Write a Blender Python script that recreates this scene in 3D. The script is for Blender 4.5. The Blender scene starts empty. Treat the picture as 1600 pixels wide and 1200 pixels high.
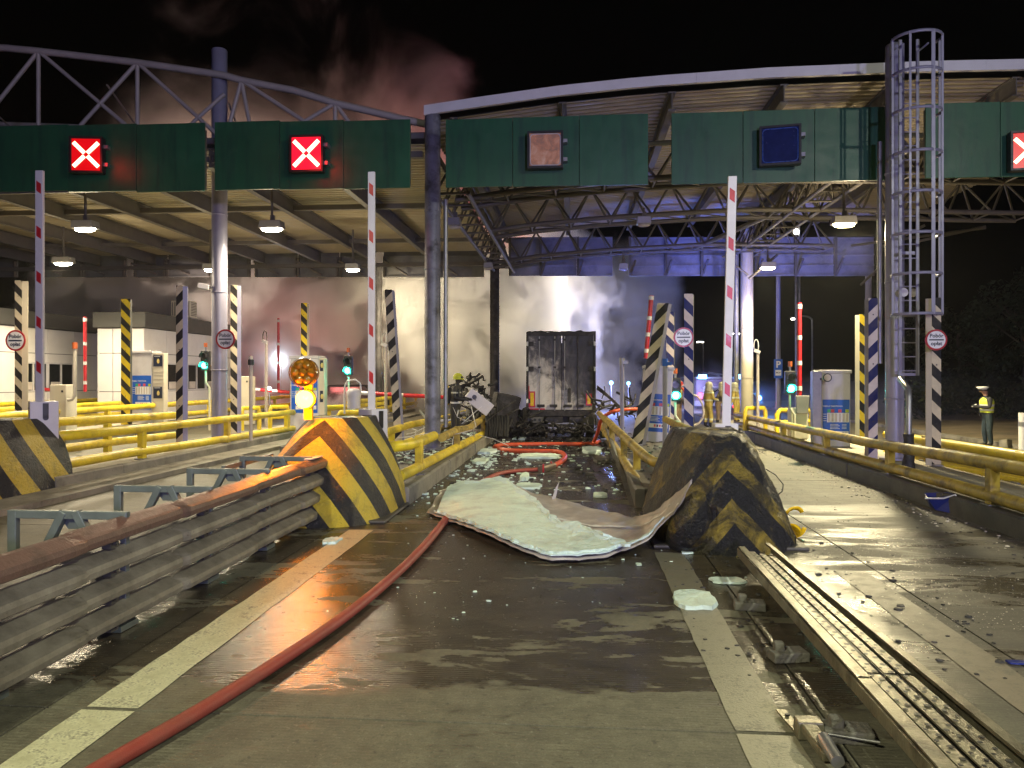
import bpy, bmesh, math, random
from mathutils import Vector, Matrix, Euler
from math import sin, cos, pi, radians, atan2, sqrt
R = random.Random(7)
scene = bpy.context.scene
COL = scene.collection

# ------------------------------------------------------------------ camera, world, exposure
FPX, HZ, HC = 1202.0, 590.0, 2.0          # focal length in photo pixels, horizon row, eye height
YAW = radians(4.71)
CY, SY = cos(YAW), sin(YAW)
cam = bpy.data.objects.new('camera', bpy.data.cameras.new('camera'))
COL.objects.link(cam)
cam.location = (0, 0, HC)
cam.rotation_euler = (pi/2, 0, YAW)
cam.data.sensor_width = 36.0
cam.data.lens = FPX/1600*36.0
cam.data.shift_y = -(600-HZ)/1600
cam.data.clip_start = 0.05
cam.data.clip_end = 1500
scene.camera = cam

w = bpy.data.worlds.new('World'); scene.world = w; w.use_nodes = True
nt = w.node_tree; nt.nodes.clear()
sky = nt.nodes.new('ShaderNodeTexSky'); sky.sky_type = 'NISHITA'; sky.sun_disc = False
sky.sun_elevation = radians(-6); sky.sun_rotation = radians(200)
bg = nt.nodes.new('ShaderNodeBackground'); bg.inputs['Strength'].default_value = 0.02
wo = nt.nodes.new('ShaderNodeOutputWorld')
nt.links.new(sky.outputs[0], bg.inputs['Color']); nt.links.new(bg.outputs[0], wo.inputs['Surface'])

scene.view_settings.view_transform = 'Standard'
scene.view_settings.look = 'None'
scene.view_settings.exposure = 0.0
scene.view_settings.gamma = 1.0
scene.view_settings.use_curve_mapping = False
cy = scene.cycles
cy.max_bounces = 6; cy.diffuse_bounces = 2; cy.glossy_bounces = 3; cy.transmission_bounces = 3
cy.volume_bounces = 1; cy.transparent_max_bounces = 8
cy.volume_step_rate = .7; cy.volume_max_steps = 128
cy.sample_clamp_indirect = 3.0; cy.sample_clamp_direct = 0
cy.use_denoising = True
cy.caustics_reflective = False; cy.caustics_refractive = False
cy.use_light_tree = True

# ------------------------------------------------------------------ measuring helpers
def at(px, py, D):                        # photo pixel + distance ahead -> place
    xc = (px-800)/FPX*D
    return Vector((xc*CY-D*SY, xc*SY+D*CY, HC-(py-HZ)/FPX*D))
def gnd(px, py, z=0.0):
    return at(px, py, (HC-z)*FPX/(py-HZ))
def onY(px, py, Y):
    r = (px-800)/FPX
    return at(px, py, Y/(CY+SY*r))
def onX(px, py, X):
    r = (px-800)/FPX
    return at(px, py, X/(CY*r-SY))

# ------------------------------------------------------------------ lights
def lamp(kind, name, loc, power, color, size=0.1, target=None, spot=None, blend=.5):
    l = bpy.data.lights.new(name, kind); l.energy = power; l.color = color
    if kind == 'POINT': l.shadow_soft_size = size
    if kind == 'SPOT':
        l.shadow_soft_size = size; l.spot_size = radians(spot or 90); l.spot_blend = blend
    if kind == 'AREA': l.shape = 'DISK'; l.size = size
    o = bpy.data.objects.new(name, l); COL.objects.link(o); o.location = loc
    if target is not None:
        o.rotation_euler = (Vector(target)-Vector(loc)).to_track_quat('-Z', 'Y').to_euler()
    return o
WARM = (1.0, .84, .56); COOL = (.93, .92, 1.0); LILAC = (.55, .50, 1.0)
# tall street light behind the photographer on the right, and the lilac-blue glow of the emergency cars behind
lamp('SPOT', 'street_light_glow', (9.5, -3.0, 10.5), 6000, (.97, 1.0, .72), .22, (-.2, 8.6, 0), 62, .9)
lamp('SPOT', 'street_light_glow', (-6, -6, 9.0), 6200, (1.0, .96, .64), .3, (-1.2, 4.6, 0), 74, .9)
lamp('SPOT', 'street_light_glow', (13.0, -2.0, 9.5), 3000, (.98, 1.0, .88), .2, (1, 18, 7.6), 64, .6)
o = lamp('SPOT', 'emergency_light_glow', (5.0, -9, 3.4), 8000, LILAC, .5, (-1, 20, 7.2), 84, .5); o.scale = (1.25, .50, 1)

# ------------------------------------------------------------------ mesh collector
class MB:
    def __init__(s): s.v = []; s.f = []; s.m = []; s.sm = []
    def add(s, vs, fs, mi=0, smooth=False):
        b = len(s.v); s.v += [tuple(v) for v in vs]
        for f in fs: s.f.append(tuple(b+i for i in f)); s.m.append(mi); s.sm.append(smooth)
    def box(s, c, size, rot=None, mi=0, taper=1.0):
        hx, hy, hz = [d/2 for d in size]; vs = []
        for z in (-1, 1):
            t = taper if z > 0 else 1
            for x, y in ((-1, -1), (1, -1), (1, 1), (-1, 1)): vs.append(Vector((x*hx*t, y*hy*t, z*hz)))
        if rot is not None:
            M = rot if isinstance(rot, Matrix) else Euler(rot).to_matrix()
            vs = [M @ v for v in vs]
        vs = [v+Vector(c) for v in vs]
        s.add(vs, [(3, 2, 1, 0), (4, 5, 6, 7), (0, 1, 5, 4), (1, 2, 6, 5), (2, 3, 7, 6), (3, 0, 4, 7)], mi)
    def bb(s, a, b, mi=0):
        a, b = Vector(a), Vector(b); s.box((a+b)/2, [abs(b[i]-a[i]) for i in range(3)], None, mi)
    def cyl(s, a, b, r, n=12, r2=None, mi=0, caps=True):
        a, b = Vector(a), Vector(b); r2 = r if r2 is None else r2
        d = (b-a).normalized(); u = d.orthogonal().normalized(); v = d.cross(u)
        vs = [a+(u*cos(2*pi*i/n)+v*sin(2*pi*i/n))*r for i in range(n)]+[b+(u*cos(2*pi*i/n)+v*sin(2*pi*i/n))*r2 for i in range(n)]
        s.add(vs, [(i, (i+1) % n, n+(i+1) % n, n+i) for i in range(n)], mi, True)
        if caps:
            s.add(vs[:n], [tuple(reversed(range(n)))], mi); s.add(vs[n:], [tuple(range(n))], mi)
    def tube(s, pts, r, n=10, mi=0, caps=True, rr=None, flat=1.0):
        pts = [Vector(p) for p in pts]; rings = []; up = None
        for i, p in enumerate(pts):
            d = ((pts[i+1] if i+1 < len(pts) else p)-(pts[i-1] if i else p)).normalized()
            if up is None: up = Vector((0, 0, 1)) if abs(d.z) < .9 else Vector((1, 0, 0))
            u = d.cross(up); u = u.normalized() if u.length > 1e-4 else d.orthogonal().normalized()
            v = u.cross(d).normalized(); up = v
            q = rr[i] if rr else r
            rings.append([p+u*cos(2*pi*k/n)*q+v*sin(2*pi*k/n)*q*flat for k in range(n)])
        vs = [x for g in rings for x in g]
        fs = [(i*n+k, i*n+(k+1) % n, (i+1)*n+(k+1) % n, (i+1)*n+k) for i in range(len(pts)-1) for k in range(n)]
        s.add(vs, [tuple(reversed(f)) for f in fs], mi, True)
        if caps: s.add(rings[0], [tuple(range(n))], mi); s.add(rings[-1], [tuple(reversed(range(n)))], mi)
    def lathe(s, prof, c=(0, 0, 0), n=20, M=None, mi=0):
        vs = []
        for r, z in prof:
            for k in range(n):
                v = Vector((r*cos(2*pi*k/n), r*sin(2*pi*k/n), z))
                if M is not None: v = M @ v
                vs.append(v+Vector(c))
        s.add(vs, [(i*n+k, i*n+(k+1) % n, (i+1)*n+(k+1) % n, (i+1)*n+k) for i in range(len(prof)-1) for k in range(n)], mi, True)
    def prism(s, poly, ext, mi=0):
        n = len(poly); p = [Vector(q) for q in poly]; e = Vector(ext)
        s.add(p+[q+e for q in p], [tuple(range(n)), tuple(range(2*n-1, n-1, -1))]+[(i, n+i, n+(i+1) % n, (i+1) % n) for i in range(n)], mi)
    def grid(s, rows, mi=0, smooth=True):
        nr, nc = len(rows), len(rows[0])
        s.add([p for r in rows for p in r], [(i*nc+j, i*nc+j+1, (i+1)*nc+j+1, (i+1)*nc+j) for i in range(nr-1) for j in range(nc-1)], mi, smooth)
    def sphere(s, c, r, n=10, mi=0, sc=(1, 1, 1)):
        prof = [(sin(pi*i/n), -cos(pi*i/n)) for i in range(n+1)]
        M = Matrix(((r*sc[0], 0, 0), (0, r*sc[1], 0), (0, 0, r*sc[2])))
        s.lathe([(max(a, .001), b) for a, b in prof], c, n*2, M, mi)
    def mesh(s, name, mats, origin=(0, 0, 0), fix=True):
        me = bpy.data.meshes.new(name); o = Vector(origin)
        me.from_pydata([tuple(Vector(v)-o) for v in s.v], [], s.f)
        for m in (mats if isinstance(mats, (list, tuple)) else [mats]): me.materials.append(m)
        me.polygons.foreach_set('material_index', s.m); me.polygons.foreach_set('use_smooth', s.sm)
        if fix:
            bm = bmesh.new(); bm.from_mesh(me); bmesh.ops.recalc_face_normals(bm, faces=bm.faces); bm.to_mesh(me); bm.free()
        me.update(); return me

def link(name, me, parent=None, loc=(0, 0, 0), bevel=0):
    o = bpy.data.objects.new(name, me); COL.objects.link(o); o.location = loc
    if parent is not None: o.parent = parent
    if bevel:
        b = o.modifiers.new('bevel', 'BEVEL'); b.width = bevel; b.segments = 2; b.limit_method = 'ANGLE'; b.harden_normals = False
    return o
def root_of(p):
    v = Vector((0, 0, 0))
    while p is not None: v += p.location; p = p.parent
    return v
def part(name, mb, mats, parent, bevel=0, label=None):       # mesh given in world coordinates, child of a thing or a part
    rt = root_of(parent)
    o = link(name, mb.mesh(name, mats, rt), parent, (0, 0, 0), bevel)
    if label: o['label'] = label
    return o
def thing(name, label, cat, loc=(0, 0, 0), group=None):
    o = bpy.data.objects.new(name, None); COL.objects.link(o); o.location = loc; o.empty_display_size = .2
    o['label'] = label; o['category'] = cat
    if group: o['group'] = group
    return o
def single(name, mb, mats, label, cat, group=None, origin=None, bevel=0):
    if origin is None:
        n = max(1, len(mb.v)); origin = (sum(v[0] for v in mb.v)/n, sum(v[1] for v in mb.v)/n, min(v[2] for v in mb.v))
    o = link(name, mb.mesh(name, mats, origin), None, origin, bevel)
    o['label'] = label; o['category'] = cat
    if group: o['group'] = group
    return o
def struct(name, mb, mats, kind='structure', parent=None, label=None):
    o = link(name, mb.mesh(name, mats), parent); o['kind'] = kind
    if label: o['label'] = label
    return o
def copy_thing(t, loc, label=None, group=None):
    r = t.copy(); COL.objects.link(r); r.location = loc
    if label: r['label'] = label
    if group: r['group'] = group
    def rec(src, dst):
        for ch in list(src.children):
            c = ch.copy(); COL.objects.link(c); c.parent = dst; rec(ch, c)
    rec(t, r); return r

# ------------------------------------------------------------------ materials
class N:                                   # thin wrapper for building node graphs
    def __init__(s, name):
        s.mat = bpy.data.materials.new(name); s.mat.use_nodes = True; s.t = s.mat.node_tree; s.t.nodes.clear()
        s.out = s.t.nodes.new('ShaderNodeOutputMaterial')
    def n(s, typ, props=None, **inp):
        nd = s.t.nodes.new(typ)
        for k, v in (props or {}).items(): setattr(nd, k, v)
        for k, v in inp.items():
            k = k.replace('_', ' ')
            s.set(nd.inputs[k] if not k.isdigit() else nd.inputs[int(k)], v)
        return nd
    def set(s, sock, v):
        if isinstance(v, bpy.types.NodeSocket): s.t.links.new(v, sock)
        elif v is not None:
            if sock.type == 'RGBA' and len(v) == 3: v = (*v, 1)
            sock.default_value = v
    def m(s, op, a, b=None, c=None, clamp=False):
        nd = s.t.nodes.new('ShaderNodeMath'); nd.operation = op; nd.use_clamp = clamp
        for i, x in enumerate((a, b, c)):
            if x is not None: s.set(nd.inputs[i], x)
        return nd.outputs[0]
    def obj(s): return s.t.nodes.new('ShaderNodeTexCoord').outputs['Object']
    def pos(s): return s.t.nodes.new('ShaderNodeNewGeometry').outputs['Position']
    def xyz(s, v):
        nd = s.t.nodes.new('ShaderNodeSeparateXYZ'); s.t.links.new(v, nd.inputs[0]); return nd.outputs
    def mapv(s, v, sc=(1, 1, 1), loc=(0, 0, 0), rot=(0, 0, 0)):
        return s.n('ShaderNodeMapping', None, Vector=v, Scale=sc, Location=loc, Rotation=rot).outputs[0]
    def noise(s, v, scale, det=4, rough=.55, dist=0):
        return s.n('ShaderNodeTexNoise', None, Vector=v, Scale=scale, Detail=det, Roughness=rough, Distortion=dist).outputs[0]
    def ramp(s, f, stops, interp='LINEAR'):
        nd = s.t.nodes.new('ShaderNodeValToRGB'); cr = nd.color_ramp; cr.interpolation = interp
        while len(cr.elements) < len(stops): cr.elements.new(.5)
        for e, (p, c) in zip(cr.elements, stops):
            e.position = p; e.color = (c, c, c, 1) if isinstance(c, (int, float)) else (*c, 1)
        s.set(nd.inputs[0], f); return nd.outputs[0]
    def ss(s, x, a, b):
        return s.n('ShaderNodeMapRange', {'interpolation_type': 'SMOOTHSTEP'}, Value=x, **{'From_Min': a, 'From_Max': b}).outputs[0]
    def mix(s, f, a, b):
        nd = s.t.nodes.new('ShaderNodeMix'); nd.data_type = 'RGBA'
        s.set(nd.inputs[0], f); s.set(nd.inputs[6], a); s.set(nd.inputs[7], b); return nd.outputs[2]
    def bump(s, h, dist=.01, strength=1.0, normal=None):
        return s.n('ShaderNodeBump', None, Height=h, Distance=dist, Strength=strength, Normal=normal).outputs[0]
    def bsdf(s, **k):
        nd = s.n('ShaderNodeBsdfPrincipled', None, **k); s.t.links.new(nd.outputs[0], s.out.inputs[0]); return nd

def mottled(name, col, rough=.6, metal=0., amt=.35, scale=3., dirt=None, dirt_amt=.5, bump=0., bscale=60., dscale=1.2, spec=.5, streak=False):
    g = N(name); v = g.obj(); n1 = g.noise(v, scale, 5)
    dark = tuple(c*(1-amt) for c in col)
    c = g.mix(g.ramp(n1, [(.3, 0), (.7, 1)]), dark, col)
    if dirt:
        dv = g.mapv(v, (3, 3, .35)) if streak else v
        d = g.ramp(g.noise(dv, dscale, 7, .65), [(.48, 0), (.66, 1)])
        c = g.mix(g.m('MULTIPLY', d, dirt_amt), c, dirt)
    r = g.m('MULTIPLY_ADD', g.noise(v, scale*4, 3), .35, rough-.17)
    k = dict(Base_Color=c, Roughness=r, Metallic=metal)
    if bump: k['Normal'] = g.bump(g.noise(v, bscale, 5, .6), bump)
    b = g.bsdf(**k); b.inputs['Specular IOR Level'].default_value = spec
    return g.mat
def emit(name, col, st, base=(.02, .02, .02)):
    g = N(name); g.bsdf(Base_Color=base, Emission_Color=col, Emission_Strength=st, Roughness=.3); return g.mat

# concrete carriageway: damp and dry patches, cross tining, tyre dirt
def road_mat(name='wet_concrete'):
    g = N(name); P = g.pos(); X, Y, Z = g.xyz(P)
    rnd = g.n('ShaderNodeObjectInfo').outputs['Random']
    big = g.noise(g.mapv(P, (.45, 1.25, 1)), 1.0, 6, .62, .6)
    fin = g.noise(P, 9, 6, .7); mid = g.noise(g.mapv(P, (.8, 2.2, 1)), 2.3, 6, .65, .4)
    # dampness: strong from 5 m to 25 m in the crash lane, dry foreground strip, patchy on the right
    f1 = g.ss(g.m('ADD', Y, g.m('MULTIPLY_ADD', big, 2.2, g.m('MULTIPLY', mid, .8))), 6.35, 6.5)
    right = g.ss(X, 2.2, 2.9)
    left = g.ss(X, -4.6, -5.6)
    patch = g.ramp(g.m('ADD', g.m('MULTIPLY', big, .65), g.m('MULTIPLY', mid, .35)), [(.555, 1), (.572, 0)])
    wet_l = g.m('MULTIPLY', f1, patch)
    sp = g.ramp(g.noise(g.mapv(P, (1, 2, 1)), 6, 4, .6), [(.62, 0), (.66, 1)])       # stray wet spots on the dry strip
    wet_l = g.m('MAXIMUM', wet_l, g.m('MULTIPLY', sp, .55))
    wr = g.m('MULTIPLY', g.ramp(g.noise(g.mapv(P, (.35, .9, 1)), 1.3, 7, .65, 1.0), [(.47, 0), (.55, 1)]), g.ss(Y, 3.2, 6.0))
    wr = g.m('MULTIPLY', wr, g.ss(Y, 15, 9))
    wet = g.m('ADD', g.m('MULTIPLY', wet_l, g.m('SUBTRACT', 1, right)), g.m('MULTIPLY', wr, right))
    wet = g.m('MULTIPLY', wet, g.m('SUBTRACT', 1, g.m('MULTIPLY', left, .75)))
    dry = g.ramp(g.m('ADD', g.m('MULTIPLY', fin, .6), g.m('MULTIPLY', mid, .4)), [(.28, (.075, .072, .050)), (.45, (.135, .128, .092)), (.58, (.185, .176, .125)), (.75, (.26, .248, .18))])
    dry = g.mix(g.m('MULTIPLY', right, .8), dry, g.mix(g.ss(Y, 7.5, 15), g.mix(g.ramp(mid, [(.35, 0), (.7, 1)]), (.060, .050, .044), (.120, .100, .085)), g.mix(g.ramp(mid, [(.35, 0), (.7, 1)]), (.125, .110, .085), (.24, .21, .16))))  # right lane: weaker near light and damp put into the colour, paler further on
    rut = g.m('MULTIPLY', g.ramp(g.noise(g.mapv(P, (3.2, .12, 1)), 1, 3), [(.45, 0), (.7, 1)]), .35)
    dry = g.mix(rut, dry, (.08, .072, .06))
    dry = g.mix(g.m('MULTIPLY', rnd, .22), dry, (.10, .09, .07))
    spots = g.ramp(g.noise(P, 20, 5, .6), [(.60, 0), (.68, 1)])
    lt = g.ramp(g.noise(P, 34, 5, .65), [(.58, 0), (.70, 1)])
    dry = g.mix(g.m('MULTIPLY', lt, .5), dry, (.34, .33, .26))
    dry = g.mix(g.m('MULTIPLY', spots, .6), dry, (.05, .045, .04))
    wetc = g.ramp(mid, [(.3, (.032, .027, .019)), (.7, (.085, .070, .050))])
    soot = g.m('MULTIPLY', g.ss(Y, 12, 20), g.m('MULTIPLY', g.ss(X, 1.8, 0.6), g.ss(X, -5, -3)))
    col = g.mix(wet, dry, wetc)
    col = g.mix(g.m('MULTIPLY', soot, .8), col, (.018, .015, .013))
    ag = g.ramp(g.noise(P, 55, 3, .6), [(.35, .72), (.65, 1.25)])
    col = g.n('ShaderNodeVectorMath', {'operation': 'MULTIPLY'}).outputs[0] if False else g.mix(g.m('MULTIPLY', g.m('SUBTRACT', 1, wet), g.ramp(g.noise(P, 70, 4, .7), [(.45, 0), (.75, .6)])), col, (.05, .045, .032))
    tine = g.n('ShaderNodeTexWave', {'bands_direction': 'Y', 'wave_profile': 'SIN'}, Vector=P, Scale=9.0, Distortion=1.4, Detail=3, **{'Detail_Scale': 2.0}).outputs[1]
    h = g.m('ADD', g.m('MULTIPLY', tine, .35), g.m('ADD', g.m('MULTIPLY', g.noise(P, 85, 4, .6), .8), g.m('MULTIPLY', g.noise(P, 22, 3), .5)))
    bs = g.m('MULTIPLY_ADD', wet, -.35, .9)
    nrm = g.n('ShaderNodeBump', None, Height=h, Distance=.0045, Strength=bs).outputs[0]
    rg = g.m('MULTIPLY_ADD', wet, -.42, g.m('MULTIPLY_ADD', fin, .15, .60))
    b = g.bsdf(Base_Color=col, Roughness=rg, Normal=nrm)
    return g.mat
M = {}
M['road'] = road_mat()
M['joint'] = mottled('joint_sealant', (.012, .011, .010), .7)
def paint_mat():
    g = N('worn_road_paint'); P = g.pos(); n = g.noise(P, 7, 6, .65); f = g.noise(P, 60, 4, .6)
    X, Y, Z = g.xyz(P)
    c = g.mix(g.ramp(n, [(.35, 0), (.6, 1)]), (.50, .49, .32), (.74, .73, .50))
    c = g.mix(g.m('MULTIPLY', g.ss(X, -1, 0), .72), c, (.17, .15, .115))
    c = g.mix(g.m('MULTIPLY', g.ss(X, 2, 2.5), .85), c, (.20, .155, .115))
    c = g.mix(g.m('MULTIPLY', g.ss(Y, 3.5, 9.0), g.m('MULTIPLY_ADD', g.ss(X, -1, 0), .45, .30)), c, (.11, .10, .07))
    wear = g.ramp(g.m('ADD', g.m('MULTIPLY', f, .45), g.m('MULTIPLY', n, .55)), [(.50, 0), (.62, 1)])
    c = g.mix(g.m('MULTIPLY', wear, .8), c, (.13, .12, .10))
    g.bsdf(Base_Color=c, Roughness=g.m('MULTIPLY_ADD', n, .5, .25), Normal=g.bump(f, .003)); return g.mat
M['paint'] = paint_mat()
M['kerb'] = mottled('kerb_concrete', (.30, .28, .23), .8, 0, .4, 4, (.07, .06, .05), .8, .006, 50, 2.0)
M['kerb_dark'] = mottled('wet_kerb_concrete', (.10, .09, .08), .55, 0, .4, 4, (.03, .03, .03), .7, .006, 50)
M['island'] = mottled('island_paving', (.42, .38, .29), .75, 0, .3, 2.5, (.12, .1, .08), .5, .004, 60)
M['island_sooty'] = mottled('sooty_paving', (.15, .13, .11), .6, 0, .5, 2.5, (.03, .03, .03), .8, .006, 40)
M['yellow'] = mottled('yellow_rail_paint', (.84, .64, .03), .38, 0, .18, 3, (.30, .19, .05), .55, .0012, 80, 2.6)
M['yellow_dirty'] = mottled('dirty_yellow_rail_paint', (.50, .36, .06), .5, 0, .35, 4, (.08, .06, .04), .9, .003, 60, 3.2)
M['steel_lilac'] = mottled('painted_steel_column', (.29, .285, .38), .4, .1, .15, 2, (.2, .19, .22), .4, 0, 60, 1.5)  # lilac cast of the emergency lights is tinted into the steel colour
M['steel_scorched'] = mottled('scorched_steel_column', (.24, .24, .29), .5, .2, .4, 3, (.035, .033, .035), .85, .003, 30, 2.4)
M['steel'] = mottled('galvanised_steel', (.36, .36, .37), .42, .7, .25, 5, (.15, .14, .13), .5)
M['truss'] = mottled('grey_truss_paint', (.115, .105, .095), .55, .1, .25, 3, (.1, .09, .08), .4)
M['white_steel'] = mottled('white_truss_paint', (.52, .46, .42), .5, .1, .2, 2)
M['green'] = mottled('green_sign_sheet', (.020, .12, .055), .42, 0, .30, .7, (.012, .055, .035), .7, .004, 3, 1.6, .5, True)
M['black'] = mottled('black_housing', (.02, .02, .022), .45)
M['rubber'] = mottled('tyre_rubber', (.015, .015, .015), .8, 0, .3, 8, None, 0, .004)
M['charred'] = mottled('charred_steel', (.035, .032, .032), .6, .2, .5, 5, (.12, .11, .11), .5, .02, 14, 4)
M['ash'] = mottled('ashy_scrap', (.20, .19, .17), .8, 0, .5, 6, (.03, .03, .03), .9, .02, 20, 3)
M['white_box'] = mottled('white_cabinet_paint', (.62, .60, .62), .42, 0, .1, 2, (.3, .28, .27), .25)
M['cream'] = mottled('cream_cladding', (.66, .60, .48), .45, 0, .12, .8, (.4, .34, .26), .35, 0, 60, .6)
M['booth'] = mottled('booth_cladding', (.78, .75, .74), .4, 0, .10, .8, (.5, .46, .42), .3, 0, 60, .6)
M['cream_post'] = mottled('cream_post_side', (.50, .44, .33), .5, 0, .15, 2)
M['dark_clad'] = mottled('dark_grey_parapet', (.075, .075, .072), .5, 0, .2, 1)
M['fascia'] = mottled('grey_fascia_sheet', (.15, .15, .155), .5, .1, .3, .8, (.04, .04, .04), .6)
M['fascia_pale'] = mottled('sooty_pale_fascia_sheet', (.26, .27, .34), .45, .1, .35, .7, (.08, .08, .10), .75, 0, 60, .9)
M['edge'] = mottled('roof_edge_trim', (.74, .72, .74), .45, .1, .12, 2)
M['foam'] = mottled('insulation_foam', (.74, .90, .78), .7, 0, .10, 4, (.46, .54, .48), .6, .035, 16, 2.5)
M['foam_blue'] = mottled('pale_bluish_foam', (.70, .86, .84), .75, 0, .2, 6, None, 0, .012, 18)
M['skin_panel'] = mottled('grubby_panel_skin', (.40, .36, .33), .4, 0, .25, 2.5, (.62, .57, .50), .8, .006, 20, 2.0)
M['hose'] = mottled('faded_red_hose', (.36, .062, .045), .55, 0, .25, 6, (.20, .07, .05), .6, .003, 120, 3)
M['hose_bright'] = mottled('wet_orange_red_hose', (.62, .085, .03), .35, 0, .2, 8)
M['brass'] = mottled('hose_coupling_metal', (.35, .3, .27), .35, .9)
M['glass_dark'] = mottled('dark_window_glass', (.012, .014, .016), .12, 0, .1, 1, spec=.8)
M['blue_plastic'] = mottled('blue_plastic', (.02, .035, .22), .35)
M['lens_yellow'] = mottled('yellow_lens_plastic', (.75, .48, .01), .25, 0, .1, 6)
M['red'] = mottled('red_vehicle_paint', (.40, .02, .015), .3); M['mauve'] = mottled('mauve_vehicle_paint', (.16, .09, .15), .35)
M['red_board'] = mottled('red_reflective_sheet', (.55, .02, .03), .35)
M['verge'] = mottled('sandy_verge', (.34, .27, .17), .9, 0, .4, .8, (.10, .09, .05), .8, .02, 8, .5)
M['asph'] = mottled('dark_ground', (.055, .052, .048), .8, 0, .3, .5, None, 0, .01, 20)
M['white'] = mottled('white_paint', (.72, .72, .70), .45, 0, .08, 2)
M['leaf'] = mottled('night_foliage', (.022, .04, .015), .7, 0, .5, 4)
M['bark'] = mottled('bark', (.06, .045, .03), .85, 0, .4, 6, None, 0, .01)
M['skin'] = mottled('skin_tone', (.42, .22, .15), .5, 0, .1, 8)

# roof sheeting: warm-lit corrugated soffit
M['soffit'] = mottled('pale_soffit_sheet', (.40, .35, .26), .5, .1, .12, .5, (.28, .23, .16), .4, 0, 60, .5)

def stripe_mat(name, ca, cb, sgn=1, slope=1.0, period=.48, duty=.5, dirt=.3):
    g = N(name); v = g.obj(); X, Y, Z = g.xyz(v)
    t = g.m('FRACT', g.m('DIVIDE', g.m('ADD', Z, g.m('MULTIPLY', X, sgn*slope)), period))
    s = g.m('GREATER_THAN', t, duty)
    n = g.noise(v, 3, 6, .65)
    c = g.mix(s, ca, cb)
    c = g.mix(g.m('MULTIPLY', g.ramp(n, [(.45, 0), (.7, 1)]), dirt), c, (.13, .11, .09))
    b = g.bsdf(Base_Color=c, Roughness=.6); b.inputs['Specular IOR Level'].default_value = .2; return g.mat
BLK = (.018, .018, .02); CRM = (.62, .54, .38); YEL = (.80, .60, .03)
M['st_dn'] = stripe_mat('cream_black_stripes_falling', CRM, BLK, 1)
M['st_up'] = stripe_mat('cream_black_stripes_rising', CRM, BLK, -1)
M['sy_dn'] = stripe_mat('yellow_black_stripes_falling', YEL, BLK, 1, 1.0, .52)
M['sb_up'] = stripe_mat('white_blue_black_stripes_rising', (.60, .52, .50), (.012, .016, .10), -1)  # this pair carries the blue cast of the flashing lights in its colours
M['sb_dn'] = stripe_mat('white_blue_black_stripes_falling', (.60, .52, .50), (.012, .020, .13), 1)

def nose_mat(name, k1, k2, period, duty, ph, ca, cb, dirt, dirtc=(.03, .025, .02), dth=(.45, .62), scrape=0.):
    g = N(name); v = g.obj(); X, Y, Z = g.xyz(v)
    q = g.m('ADD', g.m('ADD', Z, g.m('MULTIPLY', g.m('ABSOLUTE', X), k1)), g.m('MULTIPLY', Y, k2))
    t = g.m('FRACT', g.m('ADD', g.m('DIVIDE', q, period), ph))
    s = g.m('GREATER_THAN', t, duty)
    c = g.mix(s, ca, cb)
    fine = g.ramp(g.noise(v, 16, 5, .6), [(.68, 0), (.72, 1)])
    c = g.mix(g.m('MULTIPLY', g.m('MULTIPLY', fine, s), .6), c, (.35, .33, .28))
    d = g.ramp(g.noise(v, 2.6, 9, .72, .8), [(dth[0], 0), (dth[1], 1)])
    c = g.mix(g.m('MULTIPLY', d, dirt), c, dirtc)
    if scrape:
        e = g.ramp(g.noise(g.mapv(v, (1, 1, .45), rot=(0, .5, 0)), 5, 8, .7, 1.2), [(.56, 0), (.61, 1)])
        c = g.mix(g.m('MULTIPLY', e, scrape), c, (.15, .115, .04))
        e2 = g.ramp(g.noise(v, 9, 8, .75), [(.63, 0), (.67, 1)])
        c = g.mix(g.m('MULTIPLY', e2, scrape), c, (.26, .24, .24))
    h = g.noise(v, 22, 7, .65)
    g.bsdf(Base_Color=c, Roughness=g.m('MULTIPLY_ADD', h, .4, .25), Normal=g.bump(h, .012 if not scrape else .06)); return g.mat
M['noseL'] = nose_mat('yellow_black_chevron_concrete', 1.4, 1.0, .90, .50, .356, (.62, .46, .045), (.022, .022, .024), .62, (.08, .065, .035), (.50, .70), .22)
M['noseR'] = nose_mat('burnt_chevron_concrete', 1.15, .25, .66, .45, .42, (.36, .26, .035), (.010, .010, .016), .93, (.010, .010, .012), (.33, .53), .5)

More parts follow.
